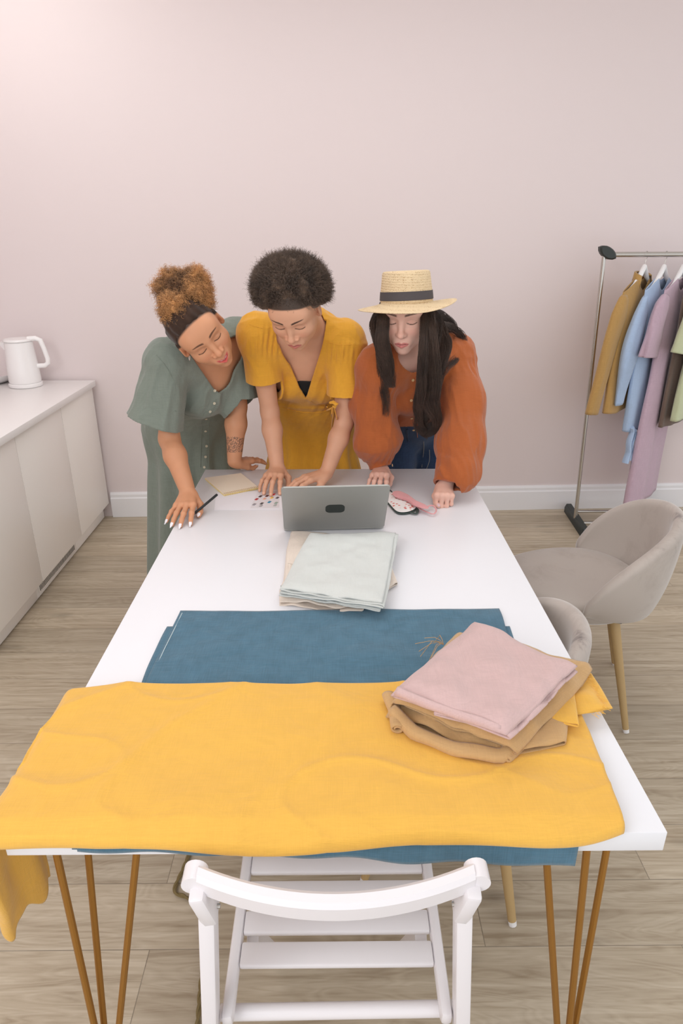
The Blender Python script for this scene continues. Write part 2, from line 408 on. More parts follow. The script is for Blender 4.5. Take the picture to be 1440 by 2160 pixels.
# ------------------------------------------------------------------ white folding chair
fc = empty('folding_chair', (0, .78, 0), 'white slatted wooden folding chair tucked under the near end of the table', 'chair')
W_ = M['chairwhite']
def fcp(name, mb): return rel(mb.build(name, W_), fc)
for s, xt in ((-1, -.182), (1, .180)):
    # back post, from the rail down to the front foot
    fcp('back_post', MB().bar((xt * 1.0, .653, .70), (xt * 1.24, .66, .0), .023, .036, up=(0, 1, 0)))
    fcp('rail_bracket', MB().bar((xt * .98, .655, .685), (xt * 1.05, .640, .757), .023, .038, up=(0, 1, 0), bev=.006))
    fcp('seat_rail', MB().bar((s * .174, .655, .432), (s * .173, 1.06, .470), .019, .030, bev=.007))
    fcp('front_leg', MB().bar((s * .150, .80, .425), (s * .150, 1.05, .0), .022, .034, up=(0, 0, 1)))
    fcp('rail_end', MB().tube([(s * .196, .640, .760), (s * .196, .668, .762)], .0165, 18))
rail = [(x, .612 + .038 * (abs(x) / .19) ** 2, .760 + .006 * (abs(x) / .19) ** 2) for x in np.linspace(-.19, .19, 25)]
vs = []
for (x, y, z) in rail:
    for (dy, dz) in ((-.010, -.019), (.008, -.021), (.012, .008), (.004, .014), (-.008, .013), (-.013, .006)): vs.append((x, y + dy, z + dz))
mb = MB().add(vs, [(i * 6 + k, i * 6 + (k + 1) % 6, (i + 1) * 6 + (k + 1) % 6, (i + 1) * 6 + k) for i in range(24) for k in range(6)] + [tuple(range(6))[::-1], tuple(144 + k for k in range(6))])
fcp('top_rail', mb)
for yy in (.752, .806, .862, .918, .974, 1.03): fcp('seat_slat', MB().box((0, yy, .447 + (yy - .75) * .08), (.328, .040, .013), Matrix.Rotation(.08, 3, 'X'), .004))
fcp('rung', MB().tube([(-.192, .690, .40), (.192, .690, .405)], .0125, 16))
fcp('lower_rung', MB().tube([(-.156, .95, .15), (.156, .95, .15)], .011, 14))
for sx in (-1, 1): MB().tube([(sx * .203, .655, .70), (sx * .165, .655, .70)], .0035, 10).build('bolt', M['steel'], fc, world=True)

# twisted cord on the floor
def cord(pts, r=.0034):
    a = []
    P3 = [Vector(p) for p in pts]; out = []
    for i in range(len(P3) - 1):
        p0, p1, p2, p3 = P3[max(i - 1, 0)], P3[i], P3[i + 1], P3[min(i + 2, len(P3) - 1)]
        for k in range(14):
            t = k / 14
            out.append(.5 * ((2 * p1) + (p2 - p0) * t + (2 * p0 - 5 * p1 + 4 * p2 - p3) * t * t + (3 * p1 - p0 - 3 * p2 + p3) * t ** 3))
    m = MB()
    for ph in (0, math.pi):
        q = []; L = 0
        for i, p in enumerate(out):
            if i: L += (p - out[i - 1]).length
            an = L / .0105 * 1.1 + ph; q.append(p + Vector((math.cos(an) * r * .8, math.cos(an) * r * .3, math.sin(an) * r * .8)))
        m.tube(q, r, 7)
    return m
cord([(-.43, 1.55, .0075), (-.405, 1.38, .0075), (-.412, 1.29, .0075), (-.423, 1.215, .0075), (-.39, 1.195, .0075), (-.345, 1.172, .0075), (-.316, 1.11, .0075), (-.316, 1.048, .0075), (-.309, .96, .0075), (-.302, .88, .0075), (-.30, .7, .0075), (-.33, .55, .0075)]).build('power_cord', plain('brown_fabric_cord', rgb(122, 104, 66), .8))
tag(bpy.data.objects['power_cord'], 'brown twisted power cord lying on the floor left of the folding chair', 'cord')

# ================================================================== cloths on the table
def smooth01(x, a, b):
    t = np.clip((x - a) / (b - a), 0, 1); return t * t * (3 - 2 * t)

def sheet(name, P, mat, thick, parent=None, sub=0, closed=False):
    nu, nv = P.shape[:2]
    o = link(name, P.reshape(-1, 3), grid_faces(nu, nv), mat, None)
    s_ = o.modifiers.new('thickness', 'SOLIDIFY'); s_.thickness = thick; s_.offset = 0
    if sub: m = o.modifiers.new('sub', 'SUBSURF'); m.levels = sub; m.render_levels = sub
    if parent: rel(o, parent)
    return o

def serp(quad, z0, n, g, seed, wob=.006, amp=.003, droop=.008, step=.01, nv=46, axis=0, frag=.3, nu=44, bulge=0):
    # zig-zag folded cloth: the folds lie at the two sides of the quad (back-left, back-right, front-right, front-left)
    rng = np.random.default_rng(seed); A, B, C, D = [V(p, float) for p in quad]
    if axis: A, B, C, D = B, C, D, A
    us, zs, ks = [], [], []
    L = (np.linalg.norm(B - A) + np.linalg.norm(C - D)) / 2
    off = rng.normal(0, step, (n + 1, 2)) / L; off[-1] = off[-2] = 0
    for k in range(n):
        a, b = (off[k, 0], 1 + off[k, 1]) if k % 2 == 0 else (1 + off[k - 1, 1], off[k, 0])
        if k % 2 == 0 and k > 0: a = off[k - 1, 0]
        t = np.linspace(0, 1, nu); us += list(a + (b - a) * t); zs += [k * g] * nu; ks += [k] * nu
        if k < n - 1:
            sg = 1 if b > .5 else -1
            for q in (.2, .4, .6, .8):
                us.append(b + sg * math.sin(math.pi * q) * g * .62 / L); zs.append(k * g + g * (1 - math.cos(math.pi * q)) / 2); ks.append(k + q)
    us, zs, ks = V(us), V(zs), V(ks, float); v = np.linspace(0, 1, nv)
    U, Vv = np.meshgrid(us, v, indexing='ij'); Z = zs[:, None] + 0 * U; K = ks[:, None] + 0 * U
    dv = rng.normal(0, step * .7, n + 2) / L; dv[n - 1] = 0
    kk = np.interp(K, np.arange(n + 2), dv)
    Vw = Vv + kk * np.clip(Vv * 2 - 1, -1, 1)
    X = (1 - U)[..., None] * (1 - Vw)[..., None] * A[:2] + U[..., None] * (1 - Vw)[..., None] * B[:2] + U[..., None] * Vw[..., None] * C[:2] + (1 - U)[..., None] * Vw[..., None] * D[:2]
    N = np.stack([X[..., 0] * 9, X[..., 1] * 9, K * .22 + seed], -1)
    X = X + wob * np.stack([noise(N), noise(N + 31)], -1)
    top = n * g
    e = np.maximum(np.abs(U - .5), np.abs(Vv - .5)) * 2
    dr = droop * np.clip((e - .72) / .28, 0, 1.2) ** 2 * (Z / max(top, 1e-6))
    up = amp * (noise(np.stack([X[..., 0] * 14, X[..., 1] * 14, 0 * Z + seed], -1)) + 1) * (Z / max(top, 1e-6) * .6 + .4)
    wav = .55 * g * noise(np.stack([X[..., 0] * 30, X[..., 1] * 30, K + seed * 3], -1))
    Zw = z0 + Z - dr + up + wav + bulge * (1 - e ** 2).clip(0) * Z / top
    return np.concatenate([X, np.maximum(Zw, z0)[..., None]], -1)

CL = dict(yellow=linen('mustard_yellow_linen', rgb(232, 180, 82), .035), blue=linen('petrol_blue_linen', rgb(76, 112, 132), .15),
          mauve=linen('dusty_pink_linen', rgb(206, 176, 173), .045), tan=linen('tan_linen', rgb(198, 160, 112), .05),
          mint=linen('pale_mint_cotton', rgb(208, 211, 207), .02, wrinkle=.15), beige=linen('cream_beige_muslin', rgb(228, 214, 200), .03),
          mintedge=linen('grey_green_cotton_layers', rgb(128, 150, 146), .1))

# blue cloth: flat on the top, over the near edge
def blue_sheet(x0a, x0b, x1a, x1b, yb, z, seed, hangf, R=.006):
    nu, nv = 130, 110
    u = np.linspace(0, 1, nu)[:, None] + np.zeros((1, nv)); s = np.linspace(0, 1, nv)[None, :] + np.zeros((nu, 1))
    hang = hangf(u); Ltot = (yb - .733) + .012 * 1.57 + hang
    L = s * Ltot
    y = np.where(L < yb - .733, yb - L, .733); t = np.clip(L - (yb - .733), 0, None)
    an = np.clip(t / R, 0, np.pi / 2); y = y - R * np.sin(an) - .003 * smooth01(t, 0, .03); zz = z - R * (1 - np.cos(an)) - np.clip(t - R * np.pi / 2, 0, None)
    fr = np.clip((yb - y) / (yb - .73), 0, 1)
    xl = x0a + (x0b - x0a) * fr; xr = x1a + (x1b - x1a) * fr
    x = xl + (xr - xl) * u
    N = np.stack([x * 7, y * 7 + zz * 7, 0 * x + seed], -1)
    x = x + .004 * noise(N * 1.5) * (np.abs(u - .5) * 2) ** 3
    y = y + .004 * noise(np.stack([x * 5, 0 * x, 0 * x + seed], -1)) * (1 - fr) ** 6
    w_ = .0045 * np.clip(fbm(np.stack([x * 5 + y * 3, y * 9 - x * 2, 0 * x + seed + 3], -1), 2) + .1, 0, 1) * (t <= 0)
    y = y - np.where(t > 0, .004 * (1 + noise(np.stack([x * 9, 0 * x, 0 * x + 5], -1))), 0)
    return np.stack([x, y, zz + w_], -1)
bl = empty('blue_cloth', (0, 1.05, TZ), 'petrol blue linen cloth lying flat on the table, partly under the yellow cloth', 'cloth')
sheet('upper_layer', blue_sheet(-.372, -.388, .389, .362, 1.366, .7555, 3, lambda u: .009 + .035 * u + .003 * np.sin(u * 31)), CL['blue'], .0022, bl)
P_ = blue_sheet(-.386, -.397, .397, .36, 1.30, .7525, 9, lambda u: .004 + .024 * u, .0025); sheet('lower_layer', P_[:, :, :], CL['blue'], .0022, bl)
sp = [onz(*p, .7572) for p in ((384, 1293), (366, 1330), (346, 1370), (330, 1405), (314, 1446))]
rel(MB().tube(sp, .0009, 6).build('selvage_thread', plain('pale_selvage_thread', rgb(196, 210, 214), .8)), bl)

# big yellow cloth: doubled, folded edge at the near side, falling over the left edge of the table
def yellow_big():
    yb, th, e = 1.058, .017, .503
    s = np.linspace(.446, -.80, 210)
    prof = []                                        # (y-parameter, zoff) loop, doubled cloth
    for y in np.linspace(.86, .0, 26): prof.append(('b', y / .86))
    for a in np.linspace(0, np.pi, 11)[1:-1]: prof.append(('f', a))
    for q in np.linspace(0, 1, 84): prof.append(('t', q))
    for a in np.linspace(0, np.pi * .8, 8)[1:]: prof.append(('k', a))
    out = np.zeros((len(s), len(prof), 3))
    for i, sv in enumerate(s):
        fr = (sv + .5) / .95
        yf = .711 + .005 * np.sin(sv * 13) + .022 * np.clip((sv - .25) / .2, 0, 1) ** 2 + .006 * np.clip((-.35 - sv) / .15, 0, 1)
        ybk = yb + .004 * math.sin(sv * 9) - .018 * max(sv, 0) - .02 * np.clip((-.42 - sv) / .1, 0, 1)
        xs = 1 - .05 * 0
        for j, (k, q) in enumerate(prof):
            if k == 'b': y = yf + .004 + q * .12; z = .002
            elif k == 'f': y = yf - math.sin(q) * th * .55; z = th * .5 - math.cos(q) * th * .5 + .001
            elif k == 't': y = yf + (ybk - yf) * q; z = th
            else: y = ybk + math.sin(q) * th * .5; z = th * .5 + math.cos(q) * th * .5
            xr = sv
            if sv > .3:                                     # right edge slants
                xr = sv - (y - .72) * 0 + ((.446 - .427) * (y - .92) / .2 if y < .92 else 0) * (sv - .3) / .146
            out[i, j] = (xr, y, z)
    X, Y_, Zo = out[..., 0].copy(), out[..., 1].copy(), out[..., 2].copy()
    n1 = fbm(np.stack([X * 4.5 + Y_ * 2, Y_ * 6, 0 * X], -1), 3)
    rid = 1 - np.abs(noise(np.stack([X * 3 + Y_ * 5, Y_ * 4 - X * 3, 0 * X + 8], -1))) * 2
    rid2 = 1 - np.abs(noise(np.stack([X * 6 - Y_ * 4, Y_ * 7 + X * 2, 0 * X + 28], -1))) * 2
    fw = 1 - smooth01(Y_, .74, .86)
    front = noise(np.stack([X * 13, Y_ * 5, 0 * X + 2], -1)) * fw
    topm = np.clip(Zo / th, 0, 1)
    Zo = Zo + topm * (.004 * n1 + .0050 * np.clip(rid, 0, 1) ** 5 + .0032 * np.clip(rid2, 0, 1) ** 6 + .0035 * front + .003) + .003 * fw * topm
    Y_ = Y_ + .004 * noise(np.stack([X * 8, 0 * X, Zo * 20], -1)) * fw
    # wrap round the left table edge
    hangl = 0.035 + .185 * (1 - smooth01(Y_, .835, .86)) + .03 * noise(np.stack([Y_ * 38, 0 * X, 0 * X], -1)) * (Y_ < .85)
    T = np.clip(-(X + e), 0, None); Tm = .297
    T = T / Tm * (hangl + .03)
    R = .004 + Zo * .8; an = np.clip(T / R, 0, np.pi / 2); rest = np.clip(T - R * np.pi / 2, 0, None)
    flare = .016 * (1 - smooth01(Y_, .70, .9)) * smooth01(T, 0, .06) + .002
    X2 = np.where(X < -e, -e - R * np.sin(an) - flare - .01 * noise(np.stack([Y_ * 25, rest * 8, 0 * X], -1)) * smooth01(rest, 0, .1), X)
    Z2 = .7575 + np.where(X < -e, Zo - R * (1 - np.cos(an)) - rest, Zo) - .30 * (.737 - Y_).clip(0)
    Y2 = Y_ + np.where(X < -e, rest * .1, 0)
    return np.stack([X2, Y2, Z2], -1)
yb_ = sheet('yellow_cloth', yellow_big(), CL['yellow'], .002)
tag(yb_, 'large mustard yellow linen cloth spread over the near table end, hanging off its left', 'cloth')

# stack at the right: yellow piece, tan cloth, pink cloth
q = [onz(*p, .79)[:2] for p in ((1120, 1400), (1236, 1416), (1275, 1494), (1140, 1500))]
yf2 = empty('folded_yellow_cloth', (.43, 1.0, .78), 'small folded mustard yellow cloth with frayed edge, poking out right of the stack', 'cloth')
P_ = serp([onz(*p, .785)[:2] for p in ((1030, 1400), (1236, 1418), (1277, 1494), (1060, 1520))], .781, 2, .007, 21, .006, .004, .010, .004, 40)
sheet('upper_fold', P_, CL['yellow'], .002, yf2)
P_ = serp([onz(*p, .785)[:2] for p in ((1060, 1440), (1215, 1455), (1218, 1538), (1100, 1510))], .790, 2, .005, 22, .004, .003, .006, .004, 30)
sheet('lower_fold', P_, CL['yellow'], .002, yf2)
fr = MB()
for k in range(34):
    t = k / 45 * .98; a, b, c = onz(1237, 1420, .790), onz(1276, 1493, .788), onz(1222, 1530, .787)
    p = a + (b - a) * t * 2 if t < .5 else b + (c - b) * (t * 2 - 1)
    d = V([.8, -.4 if t < .5 else -.8, 0]) * random.uniform(.004, .011) + V([random.uniform(-.003, .003), random.uniform(-.003, .003), random.uniform(-.002, .003)])
    fr.tube([p - d * .5, p + d * .5, p + d], .0005, 4)
rel(fr.build('frayed_edge', CL['yellow']), yf2)

tn = empty('tan_cloth', (.25, .98, .79), 'crumpled folded tan linen cloth under the pink cloth on the yellow one', 'cloth')
P_ = serp([onz(*p, .80)[:2] for p in ((968, 1345), (1233, 1412), (1082, 1586), (822, 1494))], .782, 4, .0135, 31, .011, .005, .020, .010, 46, nu=40)
sheet('folded_layers', P_, CL['tan'], .003, tn)
def roll(pts, r, turns, seed, L=14, squash=.7):
    # loosely rolled strip of cloth following pts (world), rolled cross section
    pts = [V(p, float) for p in pts]; n = 34; t = np.linspace(0, 1, n)
    seg = np.linspace(0, len(pts) - 1, L); C = np.stack([np.interp(seg, range(len(pts)), [p[k] for p in pts]) for k in range(3)], -1)
    D = np.gradient(C, axis=0); D /= np.linalg.norm(D, axis=1)[:, None]
    S_ = np.cross(D, [0, 0, 1]); S_ /= np.linalg.norm(S_, axis=1)[:, None]
    an = t * turns * 2 * np.pi; rr = r * (.45 + .55 * t)
    out = C[:, None] + S_[:, None] * (rr * np.cos(an))[None, :, None] + V([0, 0, 1.]) * (rr * np.sin(an) * squash)[None, :, None]
    out = out + .004 * np.stack([noise(out * 22 + seed), noise(out * 22 + seed + 9), noise(out * 22 + seed + 5)], -1)
    return out
sheet('front_roll', roll([onz(828, 1500, .792), onz(880, 1545, .79), onz(960, 1580, .788), onz(1050, 1592, .789), onz(1092, 1560, .795)], .016, 1.3, 3, 30), CL['tan'], .003, tn)
sheet('left_ruffle', roll([onz(822, 1470, .79), onz(830, 1500, .79), onz(838, 1540, .788)], .013, 1.4, 8), CL['tan'], .003, tn)
P_ = serp([onz(*p, .79)[:2] for p in ((1110, 1490), (1196, 1524), (1192, 1562), (1070, 1588))], .781, 2, .008, 33, .004, .003, .006, .004, 26)
sheet('side_flap', P_, CL['tan'], .002, tn)
th = MB(); c = onz(935, 1360, .80)
for k, (dx, dy) in enumerate(((-60, -2), (-48, 8), (-40, -14), (-30, 18), (-52, 14), (-18, -22), (-26, 28))):
    b = onz(935 + dx, 1360 + dy, .80); m_ = (c + b) / 2 + V([0, 0, .008 + .003 * (k % 3)]) + V([0, .006 * math.sin(k * 2.3), 0])
    b[2] -= .02 * (k % 2); th.tube([c, c * .6 + m_ * .4 + V([0, 0, .004]), m_, b * .7 + m_ * .3, b], .0006, 5)
rel(th.build('loose_threads', CL['tan']), tn)

pk = empty('pink_cloth', (.28, 1.02, .83), 'dusty pink linen cloth folded square on top of the tan stack', 'cloth')
qd = [onz(*p, .860)[:2] for p in ((1003, 1303), (1222, 1392), (1068, 1530), (832, 1448))]

P_ = serp(qd, .836, 3, .0090, 41, .007, .004, .020, .003, 56, axis=0, nu=56, bulge=.008)
sheet('folded_layers', P_, CL['mauve'], .003, pk)
P_ = serp([onz(*p, .842)[:2] for p in ((1000, 1400), (1130, 1440), (1072, 1536), (915, 1500))], .830, 2, .008, 43, .004, .003, .006, .003, 30)
sheet('tucked_flap', P_, CL['mauve'], .003, pk)
sheet('front_fold', roll([onz(838, 1456, .846), onz(900, 1482, .845), onz(985, 1510, .844), onz(1060, 1532, .844)], .013, 1.2, 14, 26, .75), CL['mauve'], .003, pk)

# mint and beige pile behind
bg = empty('beige_cloth', (0, 1.55, TZ), 'crumpled cream beige cloth with raw edges under the pale mint cloth', 'cloth')
P_ = serp([onz(*p, .76)[:2] for p in ((612, 1128), (800, 1140), (815, 1262), (597, 1258))], .752, 4, .0062, 51, .010, .004, .006, .008, 40)
sheet('folded_layers', P_, CL['beige'], .002, bg)
P_ = serp([onz(*p, .76)[:2] for p in ((600, 1200), (790, 1200), (772, 1286), (600, 1272))], .751, 2, .011, 53, .017, .010, .004, .005, 40)
sheet('front_folds', P_, CL['beige'], .002, bg)
P_ = serp([onz(*p, .76)[:2] for p in ((780, 1180), (822, 1196), (834, 1232), (790, 1262))], .752, 2, .008, 57, .006, .006, .003, .004, 24)
sheet('side_flap', P_, CL['beige'], .002, bg)
mt = empty('mint_cloth', (0, 1.55, .78), 'pale mint cotton cloth folded flat on the beige cloth in front of the laptop', 'cloth')
P_ = serp([onz(*p, .81)[:2] for p in ((653, 1116), (836, 1114), (803, 1262), (590, 1230))], .777, 5, .0062, 61, .004, .002, .010, .004, 60, nu=50)
sheet('folded_layers', P_, CL['mint'], .0022, mt)
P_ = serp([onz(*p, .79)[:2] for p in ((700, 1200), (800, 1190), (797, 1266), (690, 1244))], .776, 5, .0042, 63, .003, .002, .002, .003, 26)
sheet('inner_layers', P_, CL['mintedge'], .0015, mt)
fz = MB()
for k in range(60):
    t = k / 59; p = onz(592 + 205 * t, 1236 + 32 * t, .785 + .012 * random.random())
    d = V([random.uniform(-.004, .004), -random.uniform(.002, .007), random.uniform(-.004, .001)]); fz.tube([p + V([0, .004, 0]), p + d], .0005, 4)
rel(fz.build('frayed_edge', CL['mintedge']), mt)

# ================================================================== laptop
lp = empty('laptop', (-.005, 1.84, TZ), 'open grey aluminium laptop seen from behind, in the middle of the table', 'laptop', rz=math.atan2(.015, .295))
def rrect(w, h, r, n=8):
    o = []
    for cx, cy, a0 in ((w / 2 - r, h / 2 - r, 0), (-w / 2 + r, h / 2 - r, 90), (-w / 2 + r, -h / 2 + r, 180), (w / 2 - r, -h / 2 + r, 270)):
        for k in range(n + 1):
            a = math.radians(a0 + 90 * k / n); o.append((cx + r * math.cos(a), cy + r * math.sin(a)))
    return o
base = MB().prism(rrect(.304, .212, .012), .003, .014, Matrix.Translation((0, .106, 0)))
ob = base.build('base', M['alu'], lp)
ky = MB()
for r_ in range(5):
    for c_ in range(13): ky.box((-.126 + c_ * .021, .045 + r_ * .019, .0148), (.018, .016, .0012), b=.0008)
ky.build('keyboard', M['black'], lp)
MB().prism(rrect(.10, .06, .004), .0141, .0144, Matrix.Translation((0, .172, 0))).build('trackpad', M['alu'], lp)
tilt = math.radians(33)
ML = Matrix.Translation((0, -.002, .010)) @ Matrix.Rotation(tilt, 4, 'X') @ Matrix.Rotation(math.radians(90), 4, 'X') @ Matrix.Translation((0, .106, 0))
lid = MB().prism(rrect(.304, .212, .010), -.0025, .0025, ML).build('lid', M['alu'], lp)
MB().prism(rrect(.284, .186, .004), -.0029, -.0026, ML).build('screen', plain('laptop_screen_glass', rgb(196, 204, 214), .15), lid)
MB().prism(rrect(.056, .040, .014), .0026, .0032, ML).build('lid_sticker', M['dkplastic'], lid)
MB().tube([(-.12, -.001, .0105), (.12, -.001, .0095)], .0042, 14).build('hinge', M['alu'], lp)
for sx in (-1, 1):
    for yy in (.02, .19): MB().lathe([(.001, 0), (.006, 0), (.006, .003), (.001, .003)], (sx * .13, yy, 0), 14).build('rubber_foot', M['black'], lp)

# ================================================================== notebook, sheets, pen, masks
nb = empty('spiral_notebook', tuple(onz(488, 1020, TZ)), 'cream covered wire bound notebook lying at the far left corner of the table', 'notebook')
qn = [onz(*p, .757) for p in ((432, 1008), (508, 998), (545, 1028), (472, 1043))]
pc = plain('cream_notebook_paper', rgb(240, 226, 206), .75)
def slab(q4, z0, z1, name, mat, root):
    v = [(p[0], p[1], z0) for p in q4] + [(p[0], p[1], z1) for p in q4]
    return rel(MB().add(v, [(0, 1, 2, 3), (7, 6, 5, 4)] + [(i, 4 + i, 4 + (i + 1) % 4, (i + 1) % 4) for i in range(4)]).build(name, mat, smooth=False), root)
slab(qn, TZ + .0005, TZ + .006, 'pages', plain('yellowish_page_block', rgb(236, 214, 150), .8, 0, .4, 900), nb); slab(qn, TZ + .0062, TZ + .0075, 'cover', pc, nb)
a, b = qn[3], qn[2]; inn = (qn[0] + qn[1]) / 2 - (a + b) / 2; inn /= np.linalg.norm(inn); m = MB(); gm = plain('gold_wire', rgb(214, 186, 120), .4, .5)
for k in range(20):
    p = a + (b - a) * (k + .5) / 20; p[2] = TZ + .005
    pts = [p + inn * (.004 + .0065 * math.cos(t)) - inn * .003 + V([0, 0, .0055 * math.sin(t) + .001]) for t in np.linspace(0, 2 * math.pi, 13)]
    m.tube(pts, .0007, 6)
rel(m.build('wire_spiral', gm), nb)

pp = empty('paper_sheet', (-.3, 2.06, TZ), 'large blank white paper sheet lying between the notebook and the laptop', 'paper')
slab([onz(*p, TZ) for p in ((455, 1040), (590, 1034), (596, 1076), (452, 1076))], TZ + .0003, TZ + .0008, 'sheet', plain('white_paper', rgb(236, 233, 238), .7), pp)
sc = empty('swatch_card', tuple(onz(558, 1056, TZ)), 'clear card of small coloured swatches beside the left edge of the laptop', 'card')
slab([onz(*p, TZ) for p in ((543, 1038), (590, 1037), (588, 1072), (528, 1073))], TZ + .001, TZ + .0016, 'backing', plain('pale_card', rgb(226, 222, 226), .3), sc)
sw = [(549, 1047, (60, 40, 44)), (541, 1053, (176, 44, 50)), (536, 1064, (150, 146, 152)), (563, 1046, (92, 40, 36)), (558, 1052, (232, 176, 152)), (552, 1062, (84, 82, 84)), (550, 1067, (170, 166, 168)),
      (577, 1043, (232, 74, 78)), (573, 1050, (236, 186, 90)), (568, 1059, (44, 136, 168)), (585, 1050, (90, 84, 88)), (582, 1061, (150, 168, 158)), (580, 1066, (176, 178, 176))]
for i, (x, y, c) in enumerate(sw):
    p = onz(x, y, TZ + .002); s_ = rel(MB().box((p[0], p[1], TZ + .0022), (.0085, .016, .0014), Matrix.Rotation(-.35, 3, 'Z'), .0004).build('swatch', plain('swatch_%d_ink' % i, rgb(*c), .4)), sc)

def pad(outline, z, h, mat, name, parent, rings=9, curl=0):
    o = V(outline); c = o.mean(0); n = len(o); v = []
    for sgn in (1, -1):
        for k in range(rings + 1):
            t = k / rings; e = math.sqrt(max(0, 1 - t ** 4)) if k < rings else 0
            for p in o: q_ = c + (p - c) * t; v.append((q_[0], q_[1], z + h * .5 + sgn * h * .5 * e + curl * math.sin(t * 9 + q_[0] * 60)))
    v = V(v); m_ = rings + 1; f = []
    for s_ in range(2):
        for k in range(rings):
            for i in range(n):
                a_ = s_ * m_ * n + k * n; q_ = (a_ + i, a_ + (i + 1) % n, a_ + n + (i + 1) % n, a_ + n + i); f.append(q_[::-1] if s_ == 0 else q_)
    return rel(MB().add(v, f).build(name, mat, sharp=80), parent)
def spl(pts, n=8, closed=True):
    P3 = [V(p, float) for p in pts]; N = len(P3); out = []
    for i in range(N if closed else N - 1):
        g_ = lambda k: P3[k % N] if closed else P3[min(max(k, 0), N - 1)]
        p0, p1, p2, p3 = g_(i - 1), g_(i), g_(i + 1), g_(i + 2)
        for k in range(n):
            t = k / n; out.append(.5 * ((2 * p1) + (p2 - p0) * t + (2 * p0 - 5 * p1 + 4 * p2 - p3) * t * t + (3 * p1 - p0 - 3 * p2 + p3) * t ** 3))
    return out + ([] if closed else [P3[-1]])
qf = NT('white_floral_cotton'); qf.set(Roughness=.85)
tc = qf.n('ShaderNodeTexCoord'); vo = qf.n('ShaderNodeTexVoronoi', _Scale=70.0); qf.l(tc.outputs['Object'], vo.inputs['Vector'])
cr = qf.n('ShaderNodeValToRGB'); qf.l(vo.outputs['Distance'], cr.inputs[0]); e = cr.color_ramp.elements
e[0].position = .22; e[0].color = rgb(218, 120, 116); e[1].position = .36; e[1].color = rgb(240, 236, 234); k_ = e.new(.29); k_.color = rgb(232, 190, 180); qf.l(cr.outputs[0], qf.b.inputs['Base Color'])
GREEN = plain('dark_green_binding', rgb(62, 76, 72), .7); PINK = linen('rose_pink_cotton', rgb(222, 158, 160), .06)
mk = empty('floral_mask', (.21, 2.06, TZ), 'white floral eye mask with dark green binding, beside the laptop lid', 'mask')
ol = spl([(812, 1038), (830, 1040), (858, 1050), (876, 1063), (875, 1073), (858, 1080), (838, 1079), (824, 1066), (812, 1050)])
pad([onz(x, y, .758)[:2] for x, y in ol], TZ + .0035, .010, qf.m, 'floral_front', mk)
ol2 = [onz(x + (x - 845) * .06, y + 1.5 + (y - 1060) * .06, .756)[:2] for x, y in ol]
pad(ol2, TZ + .0005, .007, GREEN, 'binding', mk)
rel(MB().tube([onz(x, y, .757) for x, y in spl([(812, 1050), (807, 1040), (810, 1033), (822, 1034), (826, 1038)], 5, False)], .0028, 8, flat=.6).build('elastic_strap', GREEN), mk)
rel(MB().tube([onz(x, y, .756) for x, y in spl([(866, 1081), (878, 1083), (880, 1074), (872, 1072)], 5, False)], .0045, 8, flat=.5).build('elastic_strap', GREEN), mk)
pm = empty('pink_mask', (.25, 2.02, TZ), 'rose pink eye mask with loop strap, crossing over the floral mask', 'mask')
ol = spl([(828, 1038), (838, 1035), (860, 1044), (882, 1060), (903, 1069), (898, 1073), (876, 1067), (856, 1054), (836, 1048), (829, 1044)])
pad([onz(x, y, .772)[:2] for x, y in ol], TZ + .0155, .012, PINK, 'padded_body', pm)
rel(MB().tube([onz(x, y, z_) for (x, y), z_ in zip(spl([(880, 1070), (900, 1080), (914, 1084), (920, 1076), (914, 1067), (905, 1067), (898, 1072)], 5, False), np.linspace(.757, .768, 31))], .0028, 8, flat=.6).build('loop_strap', PINK), pm)

# ================================================================== clothes rack
RY = 3.57
rk = empty('clothes_rack', (1.42, RY, 0), 'chrome clothes rack with dark plastic feet by the back wall', 'clothes rack')
def rkp(name, mb, mat): return rel(mb.build(name, mat), rk)
def foot(xa, xb):
    v = []; pr_ = [(-.024, 0), (.024, 0), (.024, .03), (.014, .052), (-.014, .052), (-.024, .03)]
    ys = [3.385, 3.395, 3.765, 3.775]
    for i, y in enumerate(ys):
        k = .75 if i in (0, 3) else 1
        for a, z in pr_: v.append((xa + (xb - xa) * (y - 3.4) / .4 + a * k, y, z * k))
    return MB().add(v, [tuple(range(6)), tuple(range(18, 24))[::-1]] + [(i * 6 + k, (i + 1) * 6 + k, (i + 1) * 6 + (k + 1) % 6, i * 6 + (k + 1) % 6) for i in range(3) for k in range(6)])
rkp('foot', foot(1.405, 1.432), M['dkplastic']); rkp('foot', foot(2.03, 2.05), M['dkplastic'])
rkp('pole', MB().tube([(1.405, RY, .04), (1.355, RY, 1.48)], .0105, 18), M['steel']); rkp('pole', MB().tube([(2.045, RY, .04), (2.09, RY, 1.478)], .0105, 18), M['steel'])
rkp('top_bar', MB().tube([(1.37, RY, 1.485), (2.07, RY, 1.487)], .0125, 18), M['steel'])
FY = -.02; p1, p2 = onz(1225, 1079, .055), onz(1236, 1103, .05)
rkp('lower_bar', MB().tube([(1.43, p1[1], .055), (2.05, p1[1] + .01, .055)], .0085, 14), M['steel']); rkp('lower_bar', MB().tube([(1.42, p2[1], .05), (2.04, p2[1] + .01, .05)], .0085, 14), M['steel'])
